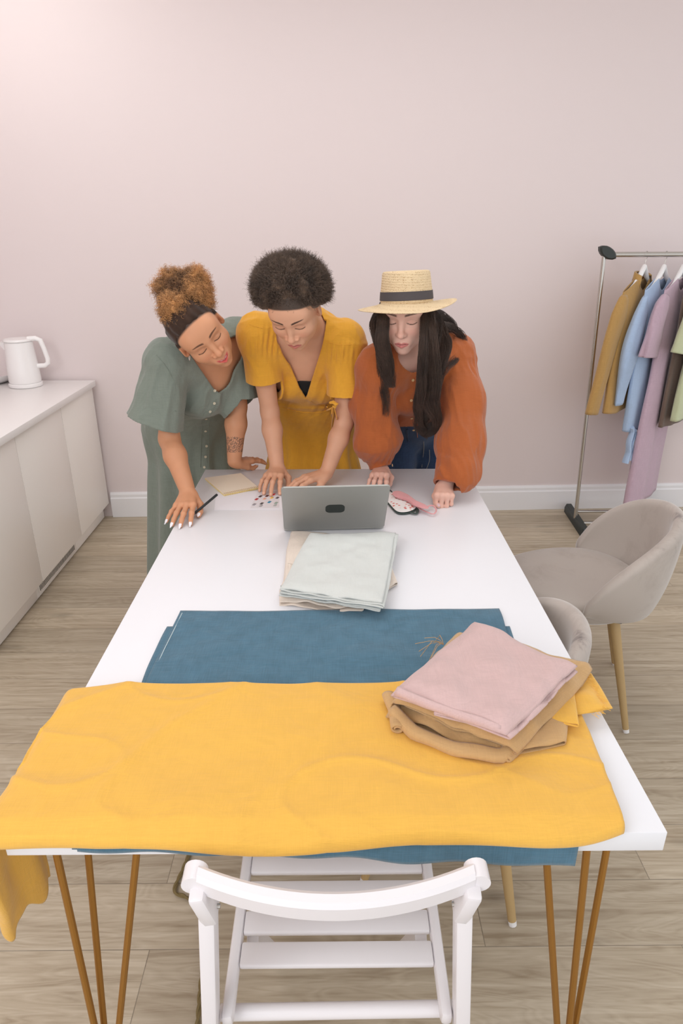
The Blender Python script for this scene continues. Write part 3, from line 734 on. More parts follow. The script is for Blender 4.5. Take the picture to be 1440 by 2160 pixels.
for xx, sg in ((1.368, 1), (2.083, -1)):
    v = []; n = 16
    for (sc_, yy) in ((.8, -.022), (1, -.014), (1, .014), (.8, .022)):
        for k in range(n):
            a = 2 * math.pi * k / n; r_ = .026 / max(.45, (abs(math.cos(a - .6)) ** 1.5 * .25 + abs(math.sin(a - .6)) ** 1.2 * .95))
            r_ = .052 * (1 - .42 * abs(math.sin(a)) ** 1.0)
            px_, pz_ = r_ * math.cos(a), r_ * math.sin(a) * .85; c_, s2 = math.cos(-.55 * sg), math.sin(-.55 * sg)
            v.append((xx + (px_ * c_ - pz_ * s2) * sc_, RY + yy, 1.494 + (px_ * s2 + pz_ * c_) * sc_))
    rkp('corner_joint', MB().add(v, [tuple(range(n)), tuple(range(3 * n, 4 * n))[::-1]] + [(i * n + k, (i + 1) * n + k, (i + 1) * n + (k + 1) % n, i * n + (k + 1) % n) for i in range(3) for k in range(n)]), M['dkplastic'])

def garment(x, ang, name, label, cat, mat, zhem, whw=.20, hemw=.22, thick=.035, hemt=.05, sleeve=None, collar=False, seed=1, zs=1.375, neck=.06, inner=None, parts=(), hl=''):
    W = V([math.sin(ang), math.cos(ang), 0]); Nn = V([math.cos(ang), -math.sin(ang), 0]); C0 = V([x, RY, 0])
    t = empty(name, (x, RY, zs), label, cat, group='clothes hanging on the rack')
    def pt(w_, n_, z): return C0 + W * w_ + Nn * n_ + V([0, 0, z])
    nphi, nl = 72, 60
    ph = np.linspace(0, 2 * np.pi, nphi, endpoint=False)[:, None]; l = np.linspace(0, 1, nl)[None, :]
    H_ = zs - zhem; hw = whw * (1 - .12 * np.exp(-((l - .35) / .2) ** 2)) + (hemw - whw) * l ** 1.3
    ht = thick * (1 - .62 * np.exp(-(l / .07) ** 2)) + (hemt - thick) * l
    cw = np.sign(np.cos(ph)) * np.abs(np.cos(ph)) ** .8; w_ = hw * cw; n_ = ht * np.sin(ph)
    fold = noise(np.stack([w_ * 16 + n_ * 8, l * 2.2 + 0 * w_, seed + np.sin(ph) * 1.3 + 0 * l], -1)); n_ = n_ + .010 * fold * smooth01(l, .05, .5) * np.sign(np.sin(ph) + 1e-9)
    z = zs - H_ * l - .42 * np.clip(np.abs(w_) - neck, 0, None) * (1 - l) ** 2 - (.05 * np.clip(1 - (w_ / neck) ** 2, 0, 1) * (np.sin(ph) > 0) + .012 * np.clip(1 - (w_ / neck) ** 2, 0, 1)) * (1 - l) ** 6 + .01 * noise(np.stack([w_ * 9, n_ * 9, 0 * w_ + seed], -1)) * l
    P_ = C0 + W * w_[..., None] + Nn * n_[..., None]; P_[..., 2] = z
    f_ = grid_faces(nphi, nl, True)
    o = link('garment_body', P_.reshape(-1, 3), f_, mat); so = o.modifiers.new('t', 'SOLIDIFY'); so.thickness = .0025; so.offset = 0; rel(o, t)
    if sleeve:
        for sg, (dw, dn, zc, r0, r1, puff) in ((-1, sleeve[0]), (1, sleeve[1])):
            a = pt(sg * (whw - .030), 0, zs - .075); b = pt(sg * (whw + dw), dn, zc); m_ = a * .45 + b * .55 + W * sg * .02
            if puff: m_ += W * sg * .03
            n2, m2 = 30, 34; T = np.linspace(0, 1, m2)
            Cc = ((1 - T) ** 2)[:, None] * a + (2 * T * (1 - T))[:, None] * m_ + (T ** 2)[:, None] * b
            D = np.gradient(Cc, axis=0); D /= np.linalg.norm(D, axis=1)[:, None]; S1 = np.cross(D, Nn); S1 /= np.linalg.norm(S1, axis=1)[:, None]; S2 = np.cross(D, S1)
            rr = (r0 + (r1 - r0) * T) * (.35 + .65 * np.sqrt(np.clip(T / .16, 0, 1))) + puff * np.sin(np.clip(T, 0, 1) * np.pi) ** 2 * .03
            an = np.linspace(0, 2 * np.pi, n2, endpoint=False)[:, None]
            wob = 1 + .22 * noise(np.stack([np.cos(an) * 1.8 + 0 * T, np.sin(an) * 1.8 + 0 * T, T[None] * 3 + seed + sg + 0 * an], -1))
            Pp = Cc[None] + S1[None] * (np.cos(an) * rr[None] * wob)[..., None] + S2[None] * (np.sin(an) * rr[None] * .42 * wob)[..., None]
            s_ = link('sleeve', Pp.reshape(-1, 3), grid_faces(n2, m2, True), mat); so = s_.modifiers.new('t', 'SOLIDIFY'); so.thickness = .0025; so.offset = 0; rel(s_, t)
    if collar:
        m_ = MB(); cp = []
        for k in range(25):
            a = math.radians(-215 + 250 * k / 24); cp.append((math.cos(a) * .056, math.sin(a) * .026))
        P3 = []
        for k, (w2, n2) in enumerate(cp):
            e_ = abs(k - 12) / 12; P3.append([pt(w2, n2, zs + .028 - .02 * e_ ** 2), pt(w2 * 1.25, n2 * 1.35, zs + .03 - .02 * e_ ** 2), pt(w2 * (1.35 + .25 * e_ ** 4), n2 * 1.55, zs - .012 - .05 * e_ ** 3)])
        sheet('collar', V(P3), mat, .003, t)
        pl = [pt(.0, thick * 1.02 + .002, zs - .02 - k * (H_ - .06) / 9) for k in range(10)]
        rel(MB().tube(pl, .011, 8, flat=.3, upv=tuple(Nn)).build('button_placket', mat), t)
    for (pn, w2, n2, za, zb, r_a, r_b) in parts:
        pts = [pt(w2 + .01 * math.sin(k * 1.4), n2, za + (zb - za) * k / 8) for k in range(9)]
        rel(MB().tube(pts, list(np.linspace(r_a, r_b, 9)), 12, flat=.5).build(pn, mat), t)
    h = empty('clothes_hanger', (x, RY, 1.49), 'white plastic hanger under the ' + hl, 'hanger', group='white hangers on the rack')
    hk = [V([x, RY, 1.487]) + W * (.0 + .018 * math.cos(a)) + V([0, 0, -.004 + .018 * math.sin(a)]) for a in np.linspace(-.5, math.pi, 14)][::-1]
    rel(MB().tube([V([x, RY, 1.425]), V([x, RY, 1.452]) + W * .002, V([x, RY, 1.468]) + W * .014] + hk[::-1], .0016, 8).build('hook', M['steel']), h)
    rel(MB().tube([pt(-.16, 0, zs - .062), pt(-.09, 0, zs - .028), pt(-.035, 0, zs + .012), pt(0, 0, zs + .052), pt(.035, 0, zs + .012), pt(.09, 0, zs - .028), pt(.16, 0, zs - .062)], [.006, .008, .013, .013, .013, .008, .006], 12, flat=1).build('shoulder_arms', M['hanger']), h)
    return t
GA = .80
garment(1.568, GA, 'tan_shirt', 'ochre brown long sleeved collared shirt, first on the rack', 'shirt', linen('ochre_brown_linen', rgb(178, 140, 84), .08), .70, sleeve=((.085, -.03, .71, .062, .050, 0), (.02, 0, .72, .06, .045, 0)), collar=True, seed=3, thick=.030, hemt=.032, hemw=.215, whw=.205, hl='ochre brown collared shirt')
garment(1.668, GA, 'blue_blouse', 'light blue blouse with long puffed sleeves and a trailing tie, second on the rack', 'blouse', linen('light_blue_cotton', rgb(168, 188, 216), .06), .60, whw=.185, hemw=.15, thick=.027, hemt=.030, sleeve=((.02, -.03, .75, .05, .035, 1), (.02, 0, .74, .05, .035, 1)), seed=5, parts=(('waist_tie', -.13, .03, .62, .42, .022, .035), ('waist_tie', -.10, .035, .60, .43, .018, .03)), hl='light blue puff sleeved blouse')
garment(1.765, GA, 'mauve_dress', 'long dusty mauve dress, third on the rack', 'dress', linen('dusty_mauve_linen', rgb(190, 164, 178), .07), .17, whw=.185, hemw=.20, thick=.027, hemt=.040, sleeve=((.04, -.01, 1.0, .06, .075, 0), (.05, 0, .99, .06, .075, 0)), seed=7, hl='long mauve dress')
garment(1.86, GA, 'brown_dress', 'dark taupe brown garment between the mauve dress and the green shirt', 'dress', linen('taupe_brown_linen', rgb(112, 94, 84), .08), .62, whw=.18, hemw=.16, thick=.022, hemt=.025, seed=9, hl='dark taupe garment')
garment(1.945, GA, 'green_shirt', 'pale green short sleeved shirt at the right picture edge, nearest garment on the rack', 'shirt', linen('pale_green_cotton', rgb(192, 197, 162), .04), .66, whw=.20, hemw=.22, thick=.027, hemt=.035, sleeve=((.06, -.02, 1.02, .075, .085, 0), (.06, 0, 1.05, .07, .08, 0)), seed=11, hl='pale green short sleeved shirt')

# ================================================================== implicit surfaces (sculpting people and clothes)
def nrm(v): v = V(v, float); return v / np.linalg.norm(v)
def smin(a, b, k):
    if k <= 0: return np.minimum(a, b)
    h = np.maximum(k - np.abs(a - b), 0) / k; return np.minimum(a, b) - h * h * k * .25
class Prim:
    def __init__(s, f, c, R): s.f = f; s.c = V(c, float); s.R = float(R)
    def ev(s, P, qc, qr): return s.f(P)
def sph(c, r): c = V(c, float); return Prim(lambda P: np.linalg.norm(P - c, axis=-1) - r, c, r)
def rcone(a, b, ra, rb, w=None, k=1.0, w2=None, k2=1.0):
    # tapered capsule; stretched by k along the unit vector w
    a, b = V(a, float), V(b, float); ws = nrm(w) if w is not None else None; ws2 = nrm(w2) if w2 is not None else None
    ab = b - a
    def sc(X):
        if ws is not None: X = X - (X @ ws)[..., None] * ws * (1 - 1 / k)
        if ws2 is not None: X = X - (X @ ws2)[..., None] * ws2 * (1 - 1 / k2)
        return X
    abs_ = sc(ab[None])[0]; L2 = float(abs_ @ abs_) + 1e-12
    def f(P):
        X = sc(P - a); t = np.clip(X @ abs_ / L2, 0, 1)
        return np.linalg.norm(X - t[..., None] * abs_, axis=-1) - (ra + (rb - ra) * t)
    return Prim(f, (a + b) / 2, np.linalg.norm(ab) / 2 + max(ra, rb) * max(k, k2, 1))
def ell(c, r, R=None):
    c = V(c, float); r = V(r, float); R_ = None if R is None else V(R, float)
    def f(P):
        X = P - c
        if R_ is not None: X = X @ R_
        k0 = np.linalg.norm(X / r, axis=-1); k1 = np.linalg.norm(X / (r * r), axis=-1) + 1e-9
        return k0 * (k0 - 1) / k1
    return Prim(f, c, r.max())
def half(p, n_, inf=1e3):          # inside: behind the plane (n points out)
    p = V(p, float); n_ = nrm(n_); return Prim(lambda P: (P - p) @ n_, p, inf)
def cutter(H, d, axr, R_):          # everything beyond the plane through H along d, inside radius R_
    H = V(H, float); d = nrm(d)
    def f(P):
        X = P - H; t = X @ d; return np.maximum(-t, np.maximum(t - axr, np.linalg.norm(X - t[..., None] * d, axis=-1) - R_))
    return Prim(f, H + d * axr / 2, axr / 2 + R_)
class Grp:
    def __init__(s, items):
        s.it = items; u_ = [n for o, k, n in items if o == 'u']
        lo = np.min([n.c - n.R for n in u_], 0); hi = np.max([n.c + n.R for n in u_], 0); s.c = (lo + hi) / 2; s.R = float(max(np.linalg.norm(n.c - s.c) + n.R for n in u_))
    def ev(s, P, qc, qr):
        d = None
        for op, k, n in s.it:
            if np.linalg.norm(n.c - qc) > n.R * 1.3 + qr + 2.5 * k + .02: continue
            if op == 'u': dn = n.ev(P, qc, qr); d = dn if d is None else smin(d, dn, k)
            elif d is None: continue
            elif op == 's': d = -smin(-d, n.ev(P, qc, qr), k)
            elif op == 'i': d = -smin(-d, -n.ev(P, qc, qr), k)
        return np.full(P.shape[:-1], 1e3) if d is None else d
class Xf:
    def __init__(s, n, R, C): s.n = n; s.Rm = V(R, float); s.C = V(C, float); s.c = s.C + s.Rm @ n.c; s.R = n.R    # columns of R = local axes in world
    def ev(s, P, qc, qr): return s.n.ev((P - s.C) @ s.Rm, (qc - s.C) @ s.Rm, qr)
    def loc(s, P): return (P - s.C) @ s.Rm
class Disp:
    def __init__(s, n, fn, amp): s.n = n; s.fn = fn; s.c = n.c; s.R = n.R + amp
    def ev(s, P, qc, qr):
        d = s.n.ev(P, qc, qr)
        m = np.abs(d) < .06
        if m.any(): d = d.copy(); d[m] = d[m] - s.fn(P[m])
        return d
class Shell:
    def __init__(s, n, t): s.n = n; s.t = t; s.c = n.c; s.R = n.R + t
    def ev(s, P, qc, qr): return np.abs(s.n.ev(P, qc, qr)) - s.t

def netmesh(node, lo, hi, h, slack=1.35, B=14):
    lo, hi = V(lo, float), V(hi, float); S_ = B * h
    nb = np.ceil((hi - lo) / S_).astype(int)
    G_ = np.stack(np.meshgrid(*[np.arange(n) for n in nb], indexing='ij'), -1).reshape(-1, 3)
    C = lo + (G_ + .5) * S_
    d = np.concatenate([node.ev(c, node.c, 1e6) for c in np.array_split(C, max(1, len(C) // 20000))])
    G_ = G_[np.abs(d) < .87 * S_ * slack + .004]
    loc = np.stack(np.meshgrid(*[np.arange(B + 1)] * 3, indexing='ij'), -1)
    vk, vp, ek = [], [], [[], [], []]
    M1 = 1 << 20
    key = lambda I: (I[..., 0].astype(np.int64) * M1 + I[..., 1]) * M1 + I[..., 2]
    ed = [((0, 0, 0), (1, 0, 0)), ((0, 1, 0), (1, 1, 0)), ((0, 0, 1), (1, 0, 1)), ((0, 1, 1), (1, 1, 1)), ((0, 0, 0), (0, 1, 0)), ((1, 0, 0), (1, 1, 0)), ((0, 0, 1), (0, 1, 1)), ((1, 0, 1), (1, 1, 1)), ((0, 0, 0), (0, 0, 1)), ((1, 0, 0), (1, 0, 1)), ((0, 1, 0), (0, 1, 1)), ((1, 1, 0), (1, 1, 1))]
    for g in G_:
        base = g * B; P = lo + (base + loc) * h; bc = lo + (base + B / 2) * h
        D = node.ev(P, bc, S_ * .88)
        s_ = D < 0
        if s_.all() or not s_.any(): continue
        cnt = sum(s_[i:i + B, j:j + B, k:k + B].astype(np.int8) for i in (0, 1) for j in (0, 1) for k in (0, 1))
        ac = np.argwhere((cnt > 0) & (cnt < 8)); 
        acc = np.zeros((len(ac), 3)); w_ = np.zeros(len(ac))
        for a, b in ed:
            ia, ib = ac + a, ac + b; da = D[ia[:, 0], ia[:, 1], ia[:, 2]]; db = D[ib[:, 0], ib[:, 1], ib[:, 2]]
            m = (da < 0) != (db < 0); t = np.where(m, da / np.where(m, da - db, 1), 0)
            acc += m[:, None] * (V(a) + t[:, None] * (V(b) - V(a))); w_ += m
        vk.append(key(ac + base)); vp.append(lo + (ac + base + acc / w_[:, None]) * h)
        for ax in range(3):
            sl0 = [slice(0, B)] * 3; sl1 = [slice(0, B)] * 3; sl1[ax] = slice(1, B + 1)
            a_, b_ = s_[tuple(sl0)], s_[tuple(sl1)]; e_ = np.argwhere(a_ != b_)
            if len(e_): ek[ax].append(np.concatenate([e_ + base, a_[e_[:, 0], e_[:, 1], e_[:, 2]][:, None]], 1))
    vk = np.concatenate(vk); vp = np.concatenate(vp); o = np.argsort(vk); vk, vp = vk[o], vp[o]
    F = []
    for ax in range(3):
        if not ek[ax]: continue
        E_ = np.concatenate(ek[ax]); I = E_[:, :3]; b1, b2 = [q for q in range(3) if q != ax]
        qs = []
        for da, db in ((-1, -1), (0, -1), (0, 0), (-1, 0)):
            J = I.copy(); J[:, b1] += da; J[:, b2] += db; kk = key(J); ix = np.clip(np.searchsorted(vk, kk), 0, len(vk) - 1); qs.append(np.where(vk[ix] == kk, ix, -1))
        Q = np.stack(qs, 1); fl = E_[:, 3].astype(bool) ^ (ax == 1)
        Q = np.where(fl[:, None], Q, Q[:, ::-1]); F.append(Q[(Q >= 0).all(1)])
    return vp, np.concatenate(F)

def relax(v, f, n=1, lam=.5):      # light smoothing of the net
    for _ in range(n):
        acc = np.zeros_like(v); c = np.zeros(len(v))
        for k in range(4):
            a, b = f[:, k], f[:, (k + 1) % 4]
            np.add.at(acc, a, v[b]); np.add.at(c, a, 1); np.add.at(acc, b, v[a]); np.add.at(c, b, 1)
        v = v + lam * (acc / np.maximum(c, 1)[:, None] - v)
    return v

def netobj(name, node, mat, root, h, colf=None, slack=1.35, sm=1):
    v, f = netmesh(node, node.c - node.R - .01, node.c + node.R + .01, h, slack)
    col = colf(v) if colf else None
    v = relax(v, f, sm) if sm else v
    o = link(name, v, f, mat, None, True, col)
    return rel(o, root)

def strands(P, R_, n=3):           # P (N, m, 3) polylines, R_ (N, m) radii -> vertices, faces
    N, m, _ = P.shape; T = np.gradient(P, axis=1); T /= np.linalg.norm(T, axis=2)[..., None] + 1e-9
    ref = V([.31, .53, .79]); A = np.cross(T, ref); A /= np.linalg.norm(A, axis=2)[..., None] + 1e-9; Bv = np.cross(T, A)
    an = np.arange(n) * 2 * np.pi / n
    X = P[:, :, None] + (A[:, :, None] * np.cos(an)[:, None] + Bv[:, :, None] * np.sin(an)[:, None]) * R_[:, :, None, None]
    base = (np.arange(N)[:, None, None] * m + np.arange(m - 1)[None, :, None]) * n; k = np.arange(n)[None, None]
    k2 = (k + 1) % n; F = np.stack([base + k, base + k2, base + n + k2, base + n + k], -1).reshape(-1, 4)
    return X.reshape(-1, 3), F

def frame(F_, E_):                 # head axes: forward F, eye line E towards the picture's right
    F_ = nrm(F_); E_ = nrm(V(E_, float) - F_ * (F_ @ V(E_, float))); X = -E_; U = np.cross(X, F_)
    if U[2] < 0: U = -U
    return np.stack([X, F_, U], 1)     # columns: local x, y, z

def vmat(name, rough=.5, sss=0, sheen=0, spec=.4, bump=0, bs=300):
    q = NT(name); vc = q.n('ShaderNodeVertexColor', layer_name='Col'); q.l(vc.outputs[0], q.b.inputs['Base Color'])
    q.set(Roughness=rough, Subsurface_Weight=sss, Sheen_Weight=sheen, Specular_IOR_Level=spec)
    if sss: q.b.inputs['Subsurface Radius'].default_value = (.012, .005, .003); q.b.inputs['Subsurface Scale'].default_value = .4
    if bump:
        n = q.n('ShaderNodeTexNoise', _Scale=float(bs), _Detail=3.0); tc = q.n('ShaderNodeTexCoord'); q.l(tc.outputs['Object'], n.inputs['Vector'])
        b = q.n('ShaderNodeBump', _Strength=bump, _Distance=.0006); q.l(n.outputs['Fac'], b.inputs['Height']); q.l(b.outputs[0], q.b.inputs['Normal'])
    return q.m
SKIN = vmat('skin', .5, .12, 0, .35, .35, 700); HAIR = vmat('hair_strands', .45, 0, .1, .4); HAIRC = vmat('hair_mass', .8, 0, .2, .2, .8, 260)

def head(broad=1.0, smile=0, nosew=1.0, top=.090):
    b = broad; it = [
        ('u', 0, ell((0, -.016, .026), (.0735 * b, .092, top))),
        ('u', .03, ell((0, .026, -.034), (.058 * b, .060, .078))),
        ('u', .03, ell((0, .012, -.058), (.053 * b, .058, .047))),
        ('u', .03, rcone((-.030, .050, .028), (.030, .050, .028), .030, .030)),
        ('u', .02, sph((-.038 * b, .052, -.028), .026)), ('u', .02, sph((.038 * b, .052, -.028), .026)),
        ('u', .02, ell((0, .064, -.098), (.022, .020, .018))),
        ('u', .015, rcone((-.034, .0665, .019), (-.010, .075, .015), .008, .008)), ('u', .015, rcone((.034, .0665, .019), (.010, .075, .015), .008, .008)),
        ('s', .014, ell((-.031, .093, -.001), (.020, .015, .012))), ('s', .014, ell((.031, .093, -.001), (.020, .015, .012))),
        ('u', .004, ell((-.0315, .0645, -.003), (.0150, .0150, .0118))), ('u', .004, ell((.0315, .0645, -.003), (.0150, .0150, .0118))),
        ('u', .012, rcone((0, .079, .004), (0, .0975, -.034), .0060, .0092)),
        ('u', .007, sph((0, .0995, -.0365), .0102)),
        ('u', .006, ell((-.0125 * nosew, .0890, -.0400), (.0078, .0095, .0072))), ('u', .006, ell((.0125 * nosew, .0890, -.0400), (.0078, .0095, .0072))),
        ('u', .012, ell((0, .077, -.068), (.030, .014, .022))),
        ('s', .003, ell((-.0062, .0955, -.0475), (.0035, .006, .0035))), ('s', .003, ell((.0062, .0955, -.0475), (.0035, .006, .0035)))]
    z0, c = -.0700, 900 * .012 * smile
    for sg in (-1, 1):
        it += [('u', .004, rcone((sg * .002, .0905, -.0650), (sg * .021, .0800, -.0690 + c * .0006), .0050, .0026)),
               ('u', .004, rcone((sg * .001, .0890, -.0768 - .002 * smile), (sg * .019, .0795, -.0715 + c * .0006), .0060, .0030))]
    it += [('s', .0015, rcone((-.019, .0925 - .009, -.0702 + smile * .004), (0, .0962, -.0708 - smile * .001), .0012, .0018)), ('s', .0015, rcone((.019, .0925 - .009, -.0702 + smile * .004), (0, .0962, -.0708 - smile * .001), .0012, .0018))]
    if smile: it += [('s', .003, ell((0, .092, -.0715), (.015, .012, .0040))), ('u', .001, ell((0, .0770, -.0700), (.016, .0125, .0050)))]
    for sg in (-1, 1):
        Rm = Matrix.Rotation(sg * -.35, 3, 'Z') @ Matrix.Rotation(.2, 3, 'X')
        it += [('u', .006, ell((sg * .0745 * b, -.008, -.008), (.0075, .018, .031), Rm)), ('u', .006, ell((sg * .072 * b, -.004, -.032), (.006, .009, .009))),
               ('s', .005, ell((sg * .0825 * b, -.002, -.006), (.005, .009, .017), Rm))]
    return Grp(it)

def facecol(L, base, lip, brow, smile=0, hairline=None, haircol=None, blush=(0, 0, 0), browarch=.004, browslope=0.0):
    # L: local head coordinates; returns colour of the skin there (lips, brows, lashes are the face's own colours)
    x, y, z = L[:, 0], L[:, 1], L[:, 2]; ax = np.abs(x)
    c = np.tile(V(base), (len(L), 1)); front = smooth01(y, .045, .06)
    mix = lambda c, col, w_: c + (V(col) - c) * np.clip(w_, 0, 1)[:, None]
    ck = np.exp(-(((ax - .036) / .016) ** 2 + ((z + .034) / .014) ** 2)) * front; c = mix(c, V(base) * V([1.06, .86, .84]), ck * .55)
    nt = np.exp(-((x / .012) ** 2 + ((z + .036) / .012) ** 2)) * front; c = mix(c, V(base) * V([1.05, .90, .88]), nt * .5)
    # lips
    zc = -.0708 + smile * .010 * (ax / .022) ** 2; uppr = .0085 * (1 - (ax / .0235) ** 2).clip(0) ** .7 * (1 - .25 * np.exp(-(x / .004) ** 2)); lowr = .0110 * (1 - (ax / .022) ** 2).clip(0) ** .6
    dz = z - zc; inside = np.where(dz > 0, uppr - dz, lowr + dz); c = mix(c, lip, smooth01(inside, -.0005, .0018) * smooth01(y, .070, .074) * (ax < .0235))
    c = mix(c, V(lip) * .35, np.exp(-((dz) / .0011) ** 2) * (ax < .022) * smooth01(y, .070, .074) * (0.9 if not smile else .5))
    if smile: c = mix(c, (.86, .83, .80), smooth01(.0034 - np.abs(dz + .0003), 0, .0008) * (ax < .0125) * (y < .0915) * (y > .07))
    # brows
    bz = .0205 + browslope * (ax - .014) + browarch * np.sin(np.clip((ax - .010) / .040, 0, 1) * np.pi * .8); bw = .0035 * np.clip(1.25 - (ax - .012) / .045, .25, 1)
    w_ = smooth01(bw - np.abs(z - bz), -.0008, .0012) * smooth01(ax, .010, .015) * (1 - smooth01(ax, .046, .053)) * (y > .03)
    c = mix(c, brow, w_ * .95)
    # lowered lids: lash line along the lower rim of the lid, crease above
    ex = (ax - .0315) / .0160; lz = -.0098 + .0065 * ex ** 2 * .8; lw = smooth01(.0017 - np.abs(z - lz), -.0006, .0008) * (np.abs(ex) < 1.0) * (y > .05)
    c = mix(c, V(brow) * .45, lw * .95)
    cz = .0052 - .0050 * ex ** 2; c = mix(c, V(base) * .62, np.exp(-((z - cz) / .0010) ** 2) * (np.abs(ex) < .95) * (y > .05) * .55)
    c = mix(c, V(base) * V([.88, .78, .76]), np.exp(-(((ax - .0315) / .015) ** 2 + ((z + .001) / .006) ** 2)) * (y > .05) * .4)
    c = mix(c, V(base) * .3, np.exp(-(((ax - .0062) / .0032) ** 2 + ((z + .0475) / .0030) ** 2)) * (y > .085) * .8)
    if hairline is not None: c = mix(c, haircol, hairline(L))
    return c

def hand(W, d, n_, th, curls, spread, thumb=(.5, .3, .3), s=1.0, ztip=None, lift=0.0, nail=0, tl=1.0):
    # W wrist, d towards the fingertips, n_ palm normal, th towards the thumb
    d = nrm(d); th = nrm(V(th, float) - d * (d @ V(th, float))); n_ = nrm(np.cross(d, th)) * (1 if np.cross(d, th) @ V(n_, float) > 0 else -1)
    W = V(W, float); it = []; nails = []
    def pt(a, b, c): return W + (d * a + th * b + n_ * c) * s
    kn = [(.086, .027, -.004), (.090, .008, -.007), (.086, -.011, -.005), (.078, -.028, 0)]
    mc = [(.012, .016, 0), (.010, .005, -.002), (.010, -.006, -.001), (.012, -.016, 0)]
    for i in range(4): it.append(('u', .012, rcone(pt(*mc[i]), pt(*kn[i]), .0135 * s, .0098 * s)))
    it.append(('u', .012, rcone(pt(.03, .0, .004), pt(.07, -.004, .004), .017 * s, .013 * s)))
    palm = Grp(it); fingers = []
    Ls = [(.040, .024, .019), (.044, .028, .020), (.041, .026, .020), (.032, .020, .018)]
    for i in range(4):
        def chain(m):
            p = pt(*kn[i]); a = -lift; pts = [p]; dirs = []
            fd = nrm(d + th * spread[i])
            for j in range(3):
                a += curls[i][j] * m; q = fd * math.cos(a) + n_ * math.sin(a); p = p + q * Ls[i][j] * s; pts.append(p); dirs.append(a)
            return pts, dirs, fd
        m = 1.0
        if ztip is not None:
            z_ = ztip if not hasattr(ztip, '__len__') else ztip[i]
            lo_, hi_ = 0.0, 2.2
            for _ in range(24):
                m = (lo_ + hi_) / 2
                if chain(m)[0][-1][2] > z_: lo_ = m
                else: hi_ = m
        pts, dirs, fd = chain(m); r = [.0092, .0083, .0076, .0068]; r = [q * s * (.86 if i == 3 else 1) for q in r]
        f_ = Grp([('u', 0, rcone(pts[0], pts[1], r[0], r[1])), ('u', .003, rcone(pts[1], pts[2], r[1], r[2])), ('u', .003, rcone(pts[2], pts[3], r[2], r[3])), ('u', .004, sph(pts[1], r[1] * 1.06))])
        fingers.append(f_); a = dirs[-1]; bd = -(n_ * math.cos(a) - fd * math.sin(a)); q = fd * math.cos(a) + n_ * math.sin(a)
        nails.append((pts[3] + bd * r[3] * .62 + q * (.001 + nail * .5), q, bd, r[3], nail))
    # thumb
    t1, t2, t3 = thumb; p0 = pt(.018, .020, .004); b1 = nrm(d * math.cos(t1) + th * math.sin(t1) + n_ * .35); p1 = p0 + b1 * .042 * s
    b2 = nrm(d * math.cos(t1 - t2) + th * math.sin(t1 - t2) + n_ * .30); p2 = p1 + b2 * .032 * s * tl; b3 = nrm(d * math.cos(t1 - t2 - t3) + th * math.sin(t1 - t2 - t3) + n_ * .12); p3 = p2 + b3 * .024 * s * tl
    if ztip is not None: z_ = (ztip if not hasattr(ztip, '__len__') else ztip[0]) + .003; p3[2] = max(p3[2], z_) if p3[2] < z_ else p3[2]
    if ztip is not None and p3[2] > z_: dz = p3[2] - z_; p3[2] -= dz; p2[2] -= dz * .6
    T_ = Grp([('u', 0, rcone(p0, p1, .0150 * s, .0110 * s)), ('u', .006, rcone(p1, p2, .0108 * s, .0096 * s)), ('u', .004, rcone(p2, p3, .0094 * s, .0078 * s))])
    nails.append((p3 - n_ * .005 * s + b3 * (.001 + nail * .4), b3, -n_, .0078 * s, nail))
    node = Grp([('u', 0, Grp([('u', .008, palm), ('u', .009, f_)])) for f_ in fingers] + [('u', 0, Grp([('u', .01, palm), ('u', .012, T_)]))])
    if nail:
        ex = [('u', .001, ell(c + q * nail * .3, (r * .66, r * .22, .0045 + nail), np.stack([nrm(np.cross(bd, q)), bd, q], 1))) for c, q, bd, r, _ in nails]
        node = Grp([('u', 0, node)] + ex)
    return node, nails, (pt, p3)

def nailcol(c, P, nails, col):
    for ctr, q, bd, r, L_ in nails:
        X = P - (ctr + q * L_ * .3); a = X @ q; b_ = X @ bd; e_ = X @ np.cross(q, bd); w_ = (np.abs(a) < .0050 + L_) & (np.abs(e_) < r * .72) & (b_ > -.0012) & (b_ < .005)
        c[w_] = col
    return c

def folds(dirn, freq, stretch, amp, seed, ridge=True):
    dirn = nrm(dirn)
    def f(P):
        Q = P * freq; Q = Q - (Q @ dirn)[..., None] * dirn * (1 - 1 / stretch)
        n1 = noise(Q + seed); n2 = noise(Q * 2.1 + seed + 7)
        if ridge: return amp * ((1 - 2 * np.abs(n1)) * .8 + n2 * .35)
        return amp * (n1 + .4 * n2)
    return f

def torso(J, off, legs=True):
    lat = nrm(V(J['shR']) - V(J['shL'])); it = []
    pe, wa, ch, nb = [V(J[k], float) for k in ('pel', 'wai', 'che', 'nb')]; sp_ = nrm(nb - pe); fr_ = nrm(np.cross(sp_, lat)); fr_ = fr_ if fr_[1] < 0 else -fr_
    lp = nrm(V(J.get('lath', lat)))
    it.append(('u', 0, rcone(pe, wa, .108 + off, .088 + off, lp, 1.45)))
    it.append(('u', .04, rcone(wa, ch, .086 + off, .100 + off, lat, 1.38)))
    up = ch * .35 + nb * .65
    it.append(('u', .04, rcone(ch, up - fr_ * .01, .098 + off, .070 + off, lat, 1.45)))
    for k in ('shL', 'shR'):
        sh = V(J[k], float); it.append(('u', .05, rcone(nb - fr_ * .012, sh, .046 + off, .046 + off))); it.append(('u', .05, rcone(ch * .5 + up * .5, sh, .07 + off, .045 + off)))
        it.append(('u', .03, sph(ch + lat * (.062 if k == 'shR' else -.062) + fr_ * (.062 + J.get('bust', 0)) - sp_ * .005, .056 + off)))
    return it, lat, fr_, sp_
